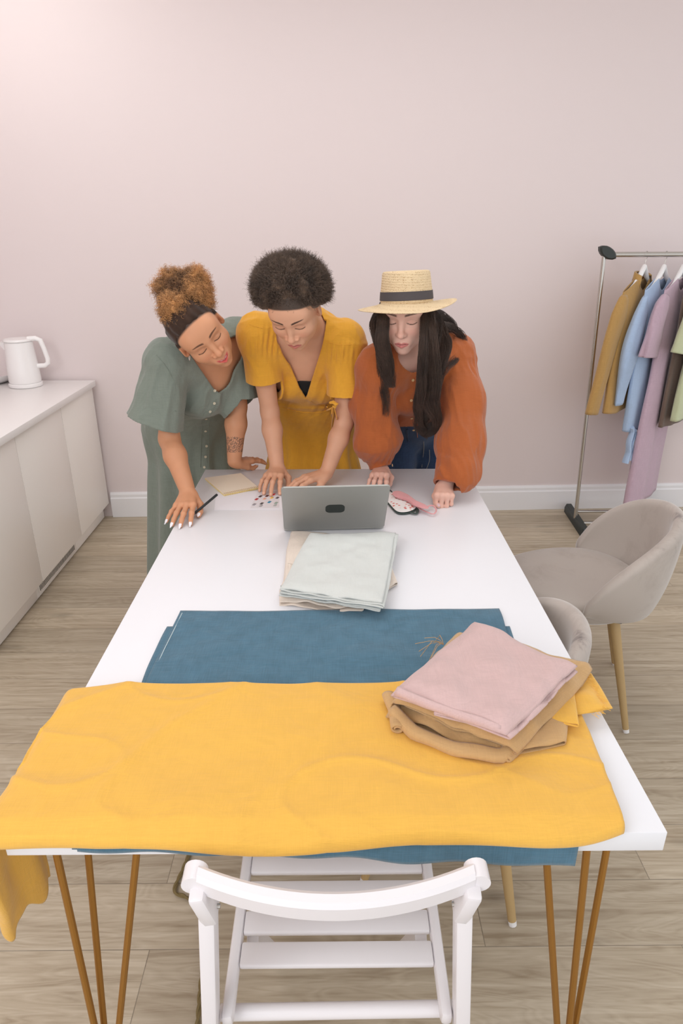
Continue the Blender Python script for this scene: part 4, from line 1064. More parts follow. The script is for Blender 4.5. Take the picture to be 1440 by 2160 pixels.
def arm(it, sh, el, wr, off=0, r=(.046, .039, .037, .0255)):
    sh, el, wr = V(sh, float), V(el, float), V(wr, float); m1 = sh * .5 + el * .5; m2 = el * .68 + wr * .32
    it += [('u', .02, rcone(sh, m1, r[0] + off, r[1] + off)), ('u', .02, rcone(m1, el, r[1] + off, r[2] - .002 + off)), ('u', .015, rcone(el, m2, r[2] - .001 + off, r[2] + off)), ('u', .02, rcone(m2, wr, r[2] + off, r[3] + off))]
    return it
def legs(it, J, off=0, zt=.07):
    pe = V(J['pel'], float); lp = nrm(V(J.get('lath', (1, 0, 0)), float)); fw = nrm(np.cross(lp, [0, 0, 1.])); fw = fw if fw[1] < 0 else -fw
    for sg in (-1, 1):
        hp = pe + lp * sg * .085 + V([0, 0, -.04]); k = pe + lp * sg * .09; k[2] = .47; k = k + fw * J.get('knee', .03); a = pe + lp * sg * .09; a[2] = zt
        a = a + fw * J.get('foot', .0)
        it += [('u', .03, rcone(hp, k, .083 + off, .050 + off)), ('u', .02, rcone(k, a * .75 + k * .25, .049 + off, .036 + off)), ('u', .02, rcone(k * .6 + a * .4 - fw * .015, a, .045 + off, .033 + off))]
        if off == 0:
            it += [('u', .02, rcone(a - fw * .025 + V([0, 0, -zt + .028]), a + fw * .14 + V([0, 0, -zt + .018]), .028, .016, lp, 1.45)), ('u', .02, rcone(a, a + V([0, 0, -zt + .03]), .034, .03))]
    return it
def cap_between(v, p, q): return v

def curls(root, name, centers, radii, N, L, hr, turns, seed, colf, droop=.3, r=.0006, cut=None, m=20, parent=None, out=None, spread=.5):
    # curly strands growing out of a cloud of balls
    rng = np.random.default_rng(seed); C = V(centers, float); Rr = V(radii, float)
    w_ = Rr ** 2 / (Rr ** 2).sum(); ix = rng.choice(len(C), N * 3, p=w_); D = rng.normal(size=(N * 3, 3)); D /= np.linalg.norm(D, axis=1)[:, None]
    P0 = C[ix] + D * Rr[ix][:, None] * rng.uniform(.86, 1.0, (N * 3, 1))
    dm = np.min(np.linalg.norm(P0[:, None] - C[None], axis=2) - Rr[None], axis=1); ok = dm > -.3 * Rr.min() - .004
    if cut is not None: ok &= ~cut(P0)
    P0, D = P0[ok][:N], D[ok][:N]; N = len(P0)
    if out is not None: D = D * (1 - out[1]) + nrm(out[0]) * out[1]
    D = D + rng.normal(0, spread, D.shape) * .5; D[:, 2] -= droop * rng.uniform(0, 1, N); D /= np.linalg.norm(D, axis=1)[:, None]
    t = np.linspace(0, 1, m)[None, :, None]; Ls = (L * rng.uniform(.55, 1.15, N))[:, None, None]
    A = np.cross(D, rng.normal(size=(N, 3))); A /= np.linalg.norm(A, axis=1)[:, None]; Bv = np.cross(D, A)
    ph = rng.uniform(0, 6.28, N)[:, None, None] + t * turns * 6.28 * rng.uniform(.7, 1.3, N)[:, None, None]; hh = (hr * rng.uniform(.5, 1.3, N))[:, None, None] * np.minimum(t * 4, 1)
    P = P0[:, None] + D[:, None] * t * Ls + A[:, None] * np.cos(ph) * hh + Bv[:, None] * np.sin(ph) * hh
    P[:, :, 2] -= (t[..., 0] ** 2) * droop * .3 * Ls[..., 0]
    R_ = r * (1.05 - .75 * np.linspace(0, 1, m))[None] * rng.uniform(.7, 1.2, N)[:, None]
    v, f = strands(P, R_); col = np.repeat(colf(P.reshape(-1, 3), rng.uniform(size=N).repeat(m)), 3, axis=0)
    return rel(link(name, v, f, HAIR, None, True, col), parent)

# ================================================================== people
def button(root, p, n_, r, mat, parent):
    n_ = nrm(n_); R = Vector((0, 0, 1)).rotation_difference(Vector(n_)).to_matrix().to_4x4(); Mx = Matrix.Translation(Vector([float(q) for q in p])) @ R
    m = MB().lathe([(.0001, -.001), (r, -.001), (r * 1.04, .0006), (r * .86, .0016), (r * .68, .0009), (.0001, .0009)], n=18); m.v = [tuple(Mx @ Vector(q)) for q in m.v]
    o = rel(m.build('button', mat), root)
    if parent: o.parent = parent; o.matrix_parent_inverse = parent.matrix_world.inverted()
    return o
BTN = plain('shell_button', rgb(206, 198, 176), .35); BTNW = plain('wood_button', rgb(214, 176, 128), .5)
def ray_to(node, px, py, Ya, Yb):           # first hit of a sight line with a sculpted surface: used to lay buttons on cloth
    r = ray(px, py); r = r / r[1]; Ys = np.linspace(Ya, Yb, 500); P = CAMP + Ys[:, None] * r; d = node.ev(P, node.c, 1e6)
    i = int(np.argmax(d < .002)); p = P[i]
    e = .004; g = V([node.ev((p + V(q) * e)[None], node.c, 1e6)[0] - node.ev((p - V(q) * e)[None], node.c, 1e6)[0] for q in np.eye(3)]); return p, nrm(g)
def child(o, parent):
    mw = o.matrix_world.copy(); bpy.context.view_layer.update(); o.parent = parent; o.matrix_parent_inverse = parent.matrix_world.inverted(); return o
def gather(spots, lat, A=.0035, wl=.017, R_=.05):
    sp = [V(s, float) for s in spots]
    return lambda P: A * np.sin((P @ lat) * 2 * np.pi / wl + 2.2 * noise(P * 14)) * np.clip(sum(np.exp(-(np.linalg.norm(P - s, axis=-1) / R_) ** 2) for s in sp), 0, 1)
def plus(*fs): return lambda P: sum(f(P) for f in fs)
def outside(cn, bd): return Prim(lambda P: np.maximum(cn.f(P), .030 - bd.ev(P, bd.c, 1e6)), cn.c, cn.R)
HRES, BRES, TSH = .0019, .0030, .0037

# ---------------------------------------------------------------- middle woman: afro, yellow wrap dress
def woman_yellow():
    t = empty('person', (-.10, 2.72, 0), 'woman with a dark afro in a mustard wrap dress leaning both hands on the table', 'person', group=None)
    SK = V(rgb(212, 160, 130)[:3]); HR = frame((-.15, -.73, -.66), (.97, -.22, .05)); HC = ony(610, 692, 2.06) - HR[:, 1] * .082
    J = dict(shL=ony(545, 712, 2.33), shR=ony(728, 728, 2.33), pel=V([-.10, 2.76, .86]), wai=V([-.105, 2.64, .98]), che=V([-.105, 2.49, 1.13]), nb=V([-.085, 2.335, 1.275]), lath=(1, 0, 0), foot=-.06)
    elL, wrL = ony(569, 868, 2.37), onz(585, 990, .797); elR, wrR = ony(726, 890, 2.32), onz(688, 999, .795)
    it, lat, fr_, sp_ = torso(J, 0); tor_n = list(it)
    arm(it, J['shL'], elL, wrL, r=(.046, .038, .034, .025)); arm(it, J['shR'], elR, wrR, r=(.046, .038, .034, .024)); legs(it, J)
    hL, nL, _ = hand(wrL + V([0, .01, 0]), (-.10, -1, -.02), (0, 0, -1), (1, -.1, 0), [(.45, .6, .4), (.5, .6, .4), (.5, .6, .4), (.4, .5, .4)], (.10, -.05, -.16, -.30), thumb=(.75, .55, .2), s=.98, ztip=.7575, lift=.15)
    hR, nR, _ = hand(wrR, (-.80, -.58, -.05), (0, 0, -1), (.3, -1, 0), [(.55, .6, .5)] * 4, (.10, .0, -.08, -.16), thumb=(.5, .2, .2), s=.98, ztip=.7575, lift=.1)
    hd = Xf(head(1.0, 0, 1.25), HR, HC); nk0 = HC + HR @ V([0, -.028, -.055]); nk1 = J['nb'] + V([.0, .01, .0])
    it += [('u', .03, rcone(nk0, nk1, .050, .054)), ('u', .012, hL), ('u', .012, hR)]
    body = Grp([('u', 0, Grp(it)), ('u', .016, hd)])
    def hl(L): return smooth01(-(L[:, 1] * .62 - (L[:, 2] - .063) * 1.2 - .044), -.004, .003) * (L[:, 2] > -.03)
    def cf(P):
        c = np.tile(SK, (len(P), 1)); L = hd.loc(P); m = np.linalg.norm(L, axis=1) < .15
        c[m] = facecol(L[m], SK, rgb(196, 116, 104)[:3], rgb(62, 42, 32)[:3], browarch=.003, browslope=.22, hairline=hl, haircol=V(rgb(70, 54, 44)[:3]))
        k_ = noise(P * 60)[:, None] * .03; c = c * (1 + k_)
        return nailcol(c, P, nL + nR, V(rgb(226, 176, 150)[:3]))
    b = netobj('body', body, SKIN, t, HRES, cf)
    # hair
    hc = HC + HR @ V([0, -.052, .036]) + V([-.010, 0, -.006])
    Rh = np.stack([nrm((1, -.2, 0)), nrm((.2, 1, 0)), V([0, 0, 1])], 1)
    pl_p = HC + HR @ V([0, .072, .060]); pl_n = HR @ nrm([0, .60, -.80])
    core = Disp(Grp([('u', 0, ell(hc, (.115, .106, .096), Rh)), ('s', .02, half(pl_p, -pl_n))]), lambda P: .009 * fbm(P * 34, 2), .02)
    HD = V(rgb(96, 77, 63)[:3])
    hcol = lambda P, q=None: np.clip(HD * (1 + .45 * noise(P * 45)[:, None] + (.5 * (q[:, None] - .4) if q is not None else 0)), .004, 1)
    ho = netobj('hair', core, HAIRC, t, .004, hcol)
    cut = lambda P: ((P - pl_p) @ pl_n) > -.010
    rng = np.random.default_rng(5); N = 26000; D = rng.normal(size=(N, 3)); D /= np.linalg.norm(D, axis=1)[:, None]; P0 = hc + (D * V([.113, .104, .094])) @ Rh.T; ok = ~cut(P0); P0 = P0[ok]; D = (D @ Rh.T)[ok]; N = len(P0)
    m = 12; tt = np.linspace(0, 1, m)[None, :, None]; A = np.cross(D, rng.normal(size=(N, 3))); A /= np.linalg.norm(A, axis=1)[:, None]; Bv = np.cross(D, A); ph = rng.uniform(0, 6.28, (N, 1, 1)) + tt * 26 * rng.uniform(.6, 1.3, (N, 1, 1))
    Ls = rng.uniform(.007, .020, (N, 1, 1)); P = P0[:, None] + (D + rng.normal(0, .3, D.shape))[:, None] * tt * Ls + (A[:, None] * np.cos(ph) + Bv[:, None] * np.sin(ph)) * .0020
    v, f = strands(P, np.full((N, m), .00042) * np.linspace(1.1, .5, m)[None]); col = np.repeat(hcol(P.reshape(-1, 3), rng.uniform(size=N).repeat(m)), 3, axis=0)
    child(rel(link('hair_curls', v, f, HAIR, None, True, col), t), ho)
    # dress
    mat = linen('mustard_dress_linen', rgb(224, 162, 56), .05, 700, .25)
    dt, _, _, _ = torso(J, .013)
    bod = Disp(Grp(dt), plus(folds(sp_ + lat * .35, 34, 6, .0042, 3), gather([ony(572, 720, 2.24), ony(715, 752, 2.26), ony(560, 745, 2.26)], lat, .0034), lambda P: .004 * np.exp(-((P[..., 2] - .965) / .01) ** 2)), .014)
    sk = [('u', 0, rcone(J['wai'] + V([0, .01, -.03]), J['pel'] + V([0, .0, -.05]), .102, .128, (1, 0, 0), 1.38)), ('u', .05, rcone(J['pel'] + V([0, 0, -.05]), (-.10, 2.76, .30), .128, .215, (1, 0, 0), 1.25))]
    def skf(P): a = np.arctan2(P[..., 1] - 2.76, P[..., 0] + .10); return .006 * np.sin(a * 17 + 2 * noise(P * 4)) * smooth01(-P[..., 2], -.92, -.6) + folds((0, 0, 1), 14, 7, .003, 12)(P)
    skirt = Disp(Grp(sk), skf, .016)
    hemL = J['shL'] * .44 + elL * .56; hemR = J['shR'] * .36 + elR * .64
    sL = Disp(Grp([('u', 0, rcone(J['shL'] + (J['shL'] - elL) * .10, hemL + (elL - hemL) * .3, .055, .060))]), folds(nrm(elL - J['shL']) + lat * .4, 28, 4, .0045, 21), .01)
    sR = Disp(Grp([('u', 0, rcone(J['shR'] + (J['shR'] - elR) * .10, hemR + (elR - hemR) * .3, .055, .060))]), folds(nrm(elR - J['shR']) + lat * .4, 28, 4, .0045, 25), .01)
    outer = Grp([('u', 0, bod), ('u', .03, skirt), ('u', .02, sL), ('u', .02, sR)])
    # V opening: wedge through three points of the neckline
    pA, pB, pC = ony(583, 742, 2.24), ony(645, 838, 2.40), ony(690, 690, 2.30)
    pA = ony(580, 668, 2.30); pB = ony(645, 836, 2.42); pC = ony(688, 668, 2.31)
    nv = nrm(fr_); n1 = nrm(np.cross(pA - pB, nv)); n1 = n1 if n1[0] > 0 else -n1; n2 = nrm(np.cross(pC - pB, nv)); n2 = n2 if n2[0] < 0 else -n2
    bc_ = (J['nb'] * .5 + J['che'] * .5)
    wed = Prim(lambda P: np.maximum(np.maximum(-((P - pB) @ n1), -((P - pB) @ n2)), -((P - bc_) @ nv)), pB + V([0, 0, .15]), .4)
    cuts = [('s', 0, wed), ('s', 0, rcone(nk0, nk1 + V([.004, 0, .006]), .057, .054)), ('s', 0, outside(cutter(hemL, elL - J['shL'], .14, .095), bod)), ('s', 0, outside(cutter(hemR, elR - J['shR'], .14, .095), bod)), ('s', 0, Prim(lambda P: P[..., 2] - .34, (-.1, 2.76, .1), .6))]
    dress = Grp([('u', 0, Shell(outer, .0042))] + cuts)
    dr = netobj('dress', dress, mat, t, BRES)
    dmid = Grp([('u', 0, outer)])
    # seams and tie
    def onsurf(pts, Ya=2.0, Yb=2.75, lift=.0035): return [ray_to(dmid, x, y, Ya, Yb)[0] + V([0, -lift, 0]) for x, y in pts]
    for nm, pts, r_ in (('shoulder_yoke_seam', spl([(527, 684), (541, 689), (554, 692)], 5, False), .0009), ('shoulder_yoke_seam', spl([(690, 722), (715, 727), (745, 726)], 5, False), .0009),
                        ('waist_band', spl([(592, 858), (620, 866), (650, 870), (680, 868), (704, 858)], 6, False), .0030), ('skirt_front_edge', spl([(700, 862), (698, 900), (696, 950), (694, 985)], 6, False), .0024),
                        ('neckline_facing', spl([(646, 839), (660, 848), (672, 853), (690, 858)], 6, False), .0022)):
        child(rel(MB().tube(onsurf(pts), r_, 8).build(nm, mat), t), dr)
    kx, kn_ = ray_to(dmid, 706, 852, 2.0, 2.8)
    kt_ = MB().tube([kx + V(q) for q in ((-.018, 0, .004), (-.006, -.006, .008), (.006, -.008, .0), (.0, -.006, -.010), (-.008, -.004, -.006))], [.004, .007, .008, .006, .003], 10)
    kt_.tube(onsurf([(704, 856), (710, 880), (712, 915), (708, 950)], lift=.007), [.005, .005, .006, .007], 10, flat=.35)
    kt_.tube(onsurf([(702, 856), (702, 875), (699, 900)], lift=.007), [.004, .005, .006], 10, flat=.35); child(rel(kt_.build('waist_tie', mat), t), dr)
    # black top behind the V
    ct, _, _, _ = torso(J, .006); cam_ = Grp([('u', 0, Grp(ct)), ('i', 0, sph(ony(645, 825, 2.41), .055)), ('i', 0, half(ony(643, 803, 2.40), V([0.05, .15, 1])))])
    netobj('black_top', cam_, plain('black_jersey', rgb(22, 22, 24), .8), t, .003)
    return t, (wrL, wrR)

# ---------------------------------------------------------------- left woman: bun, sage dress
def woman_sage():
    t = empty('person', (-.62, 2.62, 0), 'smiling woman with curly golden brown bun in a sage linen dress, holding a pen', 'person')
    SK = V(rgb(206, 148, 112)[:3]); HR = frame((.52, -.78, -.34), (.76, .12, .59)); HC = ony(442, 726, 2.05) - HR[:, 1] * .082
    J = dict(shL=ony(352, 762, 2.22), shR=ony(500, 716, 2.44), pel=V([-.60, 2.66, .88]), wai=V([-.535, 2.545, 1.00]), che=V([-.475, 2.42, 1.10]), nb=ony(452, 742, 2.36), lath=(.93, .36, 0), foot=0)
    elL, wrL = ony(357, 926, 2.19), onz(397, 1040, .800); elR, wrR = ony(499, 858, 2.43), onz(494, 972, .800)
    it, lat, fr_, sp_ = torso(J, 0); arm(it, J['shL'], elL, wrL, r=(.046, .039, .036, .025)); arm(it, J['shR'], elR, wrR, r=(.046, .040, .038, .026)); legs(it, J)
    hL, nL, (ptL, thL) = hand(wrL, (.06, -1, -.15), (0, 0, -1), (1, -.05, .0), [(.35, .35, .2), (.3, .3, .2), (.3, .3, .2), (.25, .3, .2)], (-.02, -.14, -.26, -.42), thumb=(.62, .55, .15), s=.98, ztip=.757, lift=0, nail=.0055)
    hR, nR, _ = hand(wrR + V([-.005, 0, -.012]), (.62, .76, -.1), (0, 0, -1), (.6, -.75, 0), [(.2, .3, .2)] * 4, (.05, .0, -.05, -.1), thumb=(.25, .2, .1), s=.88, ztip=.757, nail=.003)
    hd = Xf(head(1.03, 1, 1.15), HR, HC); nk0 = HC + HR @ V([0, -.030, -.055]); nk1 = J['nb'] + V([0, .012, 0])
    it += [('u', .03, rcone(nk0, nk1, .049, .054)), ('u', .012, hL), ('u', .012, hR)]
    body = Grp([('u', 0, Grp(it)), ('u', .016, hd)])
    HDK = V(rgb(58, 40, 30)[:3])
    hmask = lambda L: smooth01(.100 - .06 * np.abs(L[:, 0]) / .07 - (L[:, 1] + .9 * (.078 - L[:, 2]) * 0) - 1.15 * np.clip(.070 - L[:, 2], -.05, .2), -.008, .006)
    def hairline(L):
        x, y, z = np.abs(L[:, 0]), L[:, 1], L[:, 2]; lim = .062 - .9 * (.080 - z).clip(0) * (z > .0) - .075 * (z <= 0); lim = np.where(x > .05, lim + .012 * np.exp(-((z - .02) / .02) ** 2), lim)
        return smooth01(lim - y, -.006, .006) * (z > -.055)
    tat = wrR * .72 + elR * .28; axT = nrm(elR - wrR)
    def cf(P):
        c = np.tile(SK, (len(P), 1)); L = hd.loc(P); m = np.linalg.norm(L, axis=1) < .15
        c[m] = facecol(L[m], SK, rgb(206, 92, 86)[:3], rgb(92, 58, 40)[:3], smile=1, browarch=.005, browslope=.02, hairline=hairline, haircol=HDK)
        s_ = (P - wrR) @ axT; rr = np.linalg.norm(P - wrR - s_[:, None] * axT, axis=1); q = (s_ > .030) & (s_ < .088) & (rr < .06)
        n_ = noise(P * 240) + .7 * noise(P * 420 + 5); ed = np.minimum(s_ - .030, .088 - s_); pet = np.abs(n_) < .30 + .0 * ed
        w_ = q & pet & (ed > .006 * noise(P * 120 + 3).clip(0)); c[w_] = c[w_] * .30 + V([.05, .05, .055]) * .5
        c = c * (1 + noise(P * 60)[:, None] * .03)
        return nailcol(c, P, nL + nR, V(rgb(238, 234, 238)[:3]))
    netobj('body', body, SKIN, t, HRES, cf)
    # earring
    ep = HC + HR @ V([.078, .004, -.042]); child(rel(MB().tube([ep + V([.0, -.008 * math.cos(a), .008 * math.sin(a)]) for a in np.linspace(0, 6.28, 17)], .0012, 8).build('hoop_earring', plain('pale_earring', rgb(226, 220, 214), .2, .6)), t), t)
    # swept back hair
    comb = lambda P: .0016 * np.sin((HRl(P)[..., 0] * 260 + 4 * noise(P * 20))) + .002 * noise(P * 60)
    HRl = lambda P: (P - HC) @ HR
    capn = Xf(Grp([('u', 0, ell((0, -.018, .030), (.0785, .095, .094))), ('i', .006, Prim(lambda L: L[..., 1] - (.058 - .9 * (.080 - L[..., 2]).clip(0)), (0, 0, 0), 1e3)), ('i', .006, half((0, 0, -.03), (0, .25, -1)))]), HR, HC)
    ho = netobj('hair', Disp(capn, comb, .004), HAIRC, t, .003, lambda P: np.clip(HDK * (1 + .3 * noise(P * 70)[:, None]), .003, 1))
    bc = ony(386, 624, 2.13); rng = np.random.default_rng(11); ctr = [bc]; rad = [.060]; exv = ony(386, 544, 2.13) - bc
    for k in range(26):
        a = rng.uniform(0, 6.28); e = rng.uniform(-.9, .9); dd = V([math.cos(a) * math.cos(e), .75 * math.sin(e), math.sin(a) * math.cos(e)]); ctr.append(bc + dd * rng.uniform(.052, .070) * V([1.08, 1, 1.02])); rad.append(rng.uniform(.020, .031))
    ctr.append(HC + HR @ V([0, -.02, .105])); rad.append(.042)
    core = Disp(Grp([('u', .012, sph(c, r * .92)) for c, r in zip(ctr, rad)]), lambda P: .006 * fbm(P * 50, 2), .012)
    G1, G2 = V(rgb(196, 142, 88)[:3]), V(rgb(98, 66, 42)[:3])
    def gc(P, q=None):
        w_ = smooth01(np.linalg.norm((P - bc) * V([1, 1, 1]), axis=1) + .022 * noise(P * 28), .058, .096); base = G2 + (G1 - G2) * w_[:, None]
        return np.clip(base * (1 + .25 * noise(P * 55)[:, None] + (.7 * (q[:, None] - .4) if q is not None else 0)), .004, 1)
    bn = child(netobj('hair_bun', core, HAIRC, t, .0038, gc), ho)
    child(curls(t, 'hair_curls', ctr, rad, 9500, .024, .0036, 2.6, 3, gc, droop=.35, r=.00062, m=22, parent=t), ho)
    # dress
    mat = linen('sage_green_linen', rgb(126, 134, 124), .07, 700, .3)
    dt, _, _, _ = torso(J, .014)
    bod = Disp(Grp(dt), folds(sp_ + lat * .5, 26, 4, .0048, 33), .012)
    ph_ = V([-.60, 2.66]); lp = nrm(J['lath'])
    sk = [('u', 0, rcone(J['wai'] - V([0, 0, .015]), J['pel'] + V([0, 0, -.04]), .104, .130, lp, 1.36)), ('u', .05, rcone(J['pel'] + V([0, 0, -.04]), (-.60, 2.66, .12), .130, .190, lp, 1.22))]
    def skf(P): a = np.arctan2(P[..., 1] - 2.66, P[..., 0] + .60); return .011 * np.sin(a * 11 + 2.5 * noise(P * 3)) * smooth01(-P[..., 2], -.95, -.6) + folds((0, 0, 1), 12, 8, .004, 42)(P)
    skirt = Disp(Grp(sk), skf, .022)
    hcL = ony(326, 890, 2.20); hcR = ony(503, 838, 2.42); dL = nrm(hcL - J['shL']); dR_ = nrm(hcR - J['shR'])
    sL = Disp(Grp([('u', 0, rcone(J['shL'] - dL * .01, J['shL'] + (hcL - J['shL']) * .5, .052, .068)), ('u', .03, rcone(J['shL'] + (hcL - J['shL']) * .4, hcL + dL * .03, .064, .094, nrm(elL - elL + V([1, .1, -.35])), 1.0))]), (lambda f1, f2: (lambda P: f1(P) + f2(P)))(folds(dL, 13, 5, .006, 51, False), folds(dL, 34, 5, .0045, 52)), .014)
    sR = Disp(Grp([('u', 0, rcone(J['shR'] - dR_ * .01, hcR + dR_ * .03, .052, .066))]), folds(dR_, 28, 4, .005, 55), .01)
    outer = Grp([('u', 0, bod), ('u', .02, skirt), ('u', .022, sL), ('u', .022, sR)])
    pB = ony(448, 817, 2.34); pA = ony(398, 745, 2.30); pC = ony(475, 745, 2.38); nv = nrm(fr_)
    n1 = nrm(np.cross(pA - pB, nv)); n1 = n1 if n1[0] > 0 else -n1; n2 = nrm(np.cross(pC - pB, nv)); n2 = n2 if n2[0] < 0 else -n2; bc_ = J['nb'] * .5 + J['che'] * .5
    wed = Prim(lambda P: smin(smin((P - pB) @ n1, (P - pB) @ n2, .05), (P - bc_) @ nv, 0) * -1, pB + V([0, 0, .12]), .4)
    cuts = [('s', 0, wed), ('s', 0, rcone(nk0, nk1, .066, .064)), ('s', 0, outside(cutter(hcL, nrm(dL + V([-.13, 0, -.12])), .14, .16), bod)), ('s', 0, outside(cutter(hcR, dR_, .12, .10), bod)), ('s', 0, Prim(lambda P: P[..., 2] - .16, (-.6, 2.66, 0), .6))]
    dress = Grp([('u', 0, Shell(outer, TSH))] + cuts); dr = netobj('dress', dress, mat, t, BRES)
    dm = outer
    def onsurf(pts, Ya=2.0, Yb=2.85, lift=.0035): return [ray_to(dm, x, y, Ya, Yb)[0] + V([0, -lift, 0]) for x, y in pts]
    for nm, pts, r_ in (('waist_seam', spl([(370, 866), (390, 874), (412, 877), (440, 866), (462, 855), (478, 842)], 6, False), .0012), ('button_placket', spl([(456, 842), (453, 856), (443, 880), (441, 930), (441, 985)], 8, False), .0014), ('button_placket', spl([(441, 842), (438, 856), (428, 880), (425, 930), (423, 985)], 8, False), .0014),
                        ('armhole_seam', spl([(330, 748), (352, 775), (367, 805), (370, 830)], 6, False), .0012)):
        child(rel(MB().tube(onsurf(pts), r_, 8).build(nm, mat), t), dr)
    for x, y in ((452, 823), (451, 850), (442, 867), (434, 882), (433, 908), (435, 940), (433, 963), (431, 985)):
        p, g = ray_to(dm, x, y, 2.0, 2.85); button(t, p + g * .0042, g, .0052, BTN, dr)
    # pen between index finger and thumb
    return t, hL, thL

# ---------------------------------------------------------------- right woman: straw hat, rust blouse, jeans
def woman_rust():
    t = empty('person', (.31, 2.62, 0), 'woman with long dark hair, rust blouse and jeans, wearing a straw hat', 'person')
    SK = V(rgb(226, 180, 162)[:3]); HR = frame((-.22, -.92, -.30), (.97, -.2, .03)); HC = ony(846, 679, 2.09) - HR[:, 1] * .082
    J = dict(shL=ony(800, 778, 2.25), shR=ony(955, 752, 2.40), pel=V([.33, 2.66, .88]), wai=V([.315, 2.54, .99]), che=V([.29, 2.41, 1.11]), nb=ony(874, 752, 2.30), lath=(.97, .22, 0), foot=-.04)
    elL, wrL = ony(783, 915, 2.33), onz(803, 988, .797); elR, wrR = ony(974, 925, 2.20), onz(938, 1026, .798)
    it, lat, fr_, sp_ = torso(J, 0); arm(it, J['shL'], elL, wrL, r=(.044, .037, .035, .024)); arm(it, J['shR'], elR, wrR, r=(.044, .037, .035, .024)); legs(it, J)
    hL, nL, _ = hand(wrL, (-.12, -1, -.02), (0, 0, -1), (1, -.1, 0), [(.55, .6, .4), (.6, .6, .4), (.6, .6, .4), (.5, .5, .4)], (.02, -.08, -.16, -.26), thumb=(.6, .7, .2), s=.93, ztip=.7575, lift=.1, nail=.003)
    hR, nR, _ = hand(wrR + V([0, .012, 0]), (-.15, -1, -.15), (0, 0, -1), (-1, .1, 0), [(1.25, 1.5, .9)] * 4, (-.02, 0, .03, .06), thumb=(.35, .5, .3), s=.90, lift=-.15, nail=.003)
    hd = Xf(head(.98, 0, .80, .078), HR, HC); nk0 = HC + HR @ V([0, -.030, -.055]); nk1 = J['nb'] + V([0, .012, 0])
    it += [('u', .03, rcone(nk0, nk1, .045, .050)), ('u', .012, hL), ('u', .012, hR)]
    body = Grp([('u', 0, Grp(it)), ('u', .016, hd)])
    HB = V(rgb(66, 50, 41)[:3])
    def cf(P):
        c = np.tile(SK, (len(P), 1)); L = hd.loc(P); m = np.linalg.norm(L, axis=1) < .15
        c[m] = facecol(L[m], SK, rgb(206, 126, 120)[:3], rgb(104, 78, 66)[:3], browarch=.003, browslope=.08)
        c = c * (1 + noise(P * 60)[:, None] * .025)
        return nailcol(c, P, nL + nR, V(rgb(216, 190, 196)[:3]))
    netobj('body', body, SKIN, t, HRES, cf)
    capn = Xf(Grp([('u', 0, ell((0, -.022, .028), (.0765, .096, .080))), ('i', .006, Prim(lambda L: L[..., 1] - (.060 - .8 * (.090 - L[..., 2]).clip(0)), (0, 0, 0), 1e3)), ('i', .004, half((0, 0, -.085), (0, .4, -1)))]), HR, HC)
    hcol = lambda P, q=None: np.clip(HB * (1 + .3 * noise(P * 50)[:, None] + (1.3 * (q[:, None] - .35) if q is not None else 0)), .003, 1)
    ho = netobj('hair', capn, HAIRC, t, .003, hcol)
    # long locks
    rng = np.random.default_rng(23)
    def lock(pts, w0, N, seed, wave=.006, flat=.5, rr=.0007, tail=.5):
        rg = np.random.default_rng(seed); G0 = [V(p, float) for p in pts]; G0 = V(spl(G0, 8, False)); m = 46; s_ = np.linspace(0, len(G0) - 1, m); G_ = np.stack([np.interp(s_, range(len(G0)), G0[:, k]) for k in range(3)], -1)
        w_ = np.interp(np.linspace(0, 1, m), np.linspace(0, 1, len(w0)), w0)
        a = rg.uniform(0, 6.28, N); q = np.sqrt(rg.uniform(0, 1, N)); T = np.gradient(G_, axis=0); T /= np.linalg.norm(T, axis=1)[:, None]; S1 = np.cross(T, V([0, 1., .1])); S1 /= np.linalg.norm(S1, axis=1)[:, None]; S2 = np.cross(T, S1)
        cl = rg.integers(0, 14, N); cph = rg.uniform(0, 6.28, 14); tt = np.linspace(0, 1, m)
        wv = wave * np.sin(tt[None] * (9 + cl[:, None] % 4) + cph[cl][:, None]) * tt[None]; end = 1 - (tt[None] > (1 - tail * rg.uniform(0, 1, (N, 1)) ** 2)) * 1.0
        P = G_[None] + S1[None] * ((q * np.cos(a))[:, None] * w_[None] + wv)[..., None] + S2[None] * ((q * np.sin(a))[:, None] * w_[None] * flat + wv * .5)[..., None]
        # shorten some strands
        Lf = 1 - .55 * rg.uniform(0, 1, N) ** 1.3 * tail; idx = tt[None] * Lf[:, None] * (m - 1); i0 = np.clip(idx.astype(int), 0, m - 2); fr__ = (idx - i0)[..., None]; n_ = np.arange(N)[:, None]
        P = P[n_, i0] * (1 - fr__) + P[n_, i0 + 1] * fr__ + rg.normal(0, .0003, P.shape)
        R_ = np.full((N, m), rr) * (1 - .6 * tt[None] ** 3)
        qq = np.clip(rg.uniform(size=14)[cl] * .7 + rg.uniform(size=N) * .3, 0, 1)
        return strands(P, R_, 3) + (np.repeat(hcol(P.reshape(-1, 3), qq.repeat(m)), 3, axis=0),)
    hp = lambda x, y, Yv: ony(x, y, Yv)
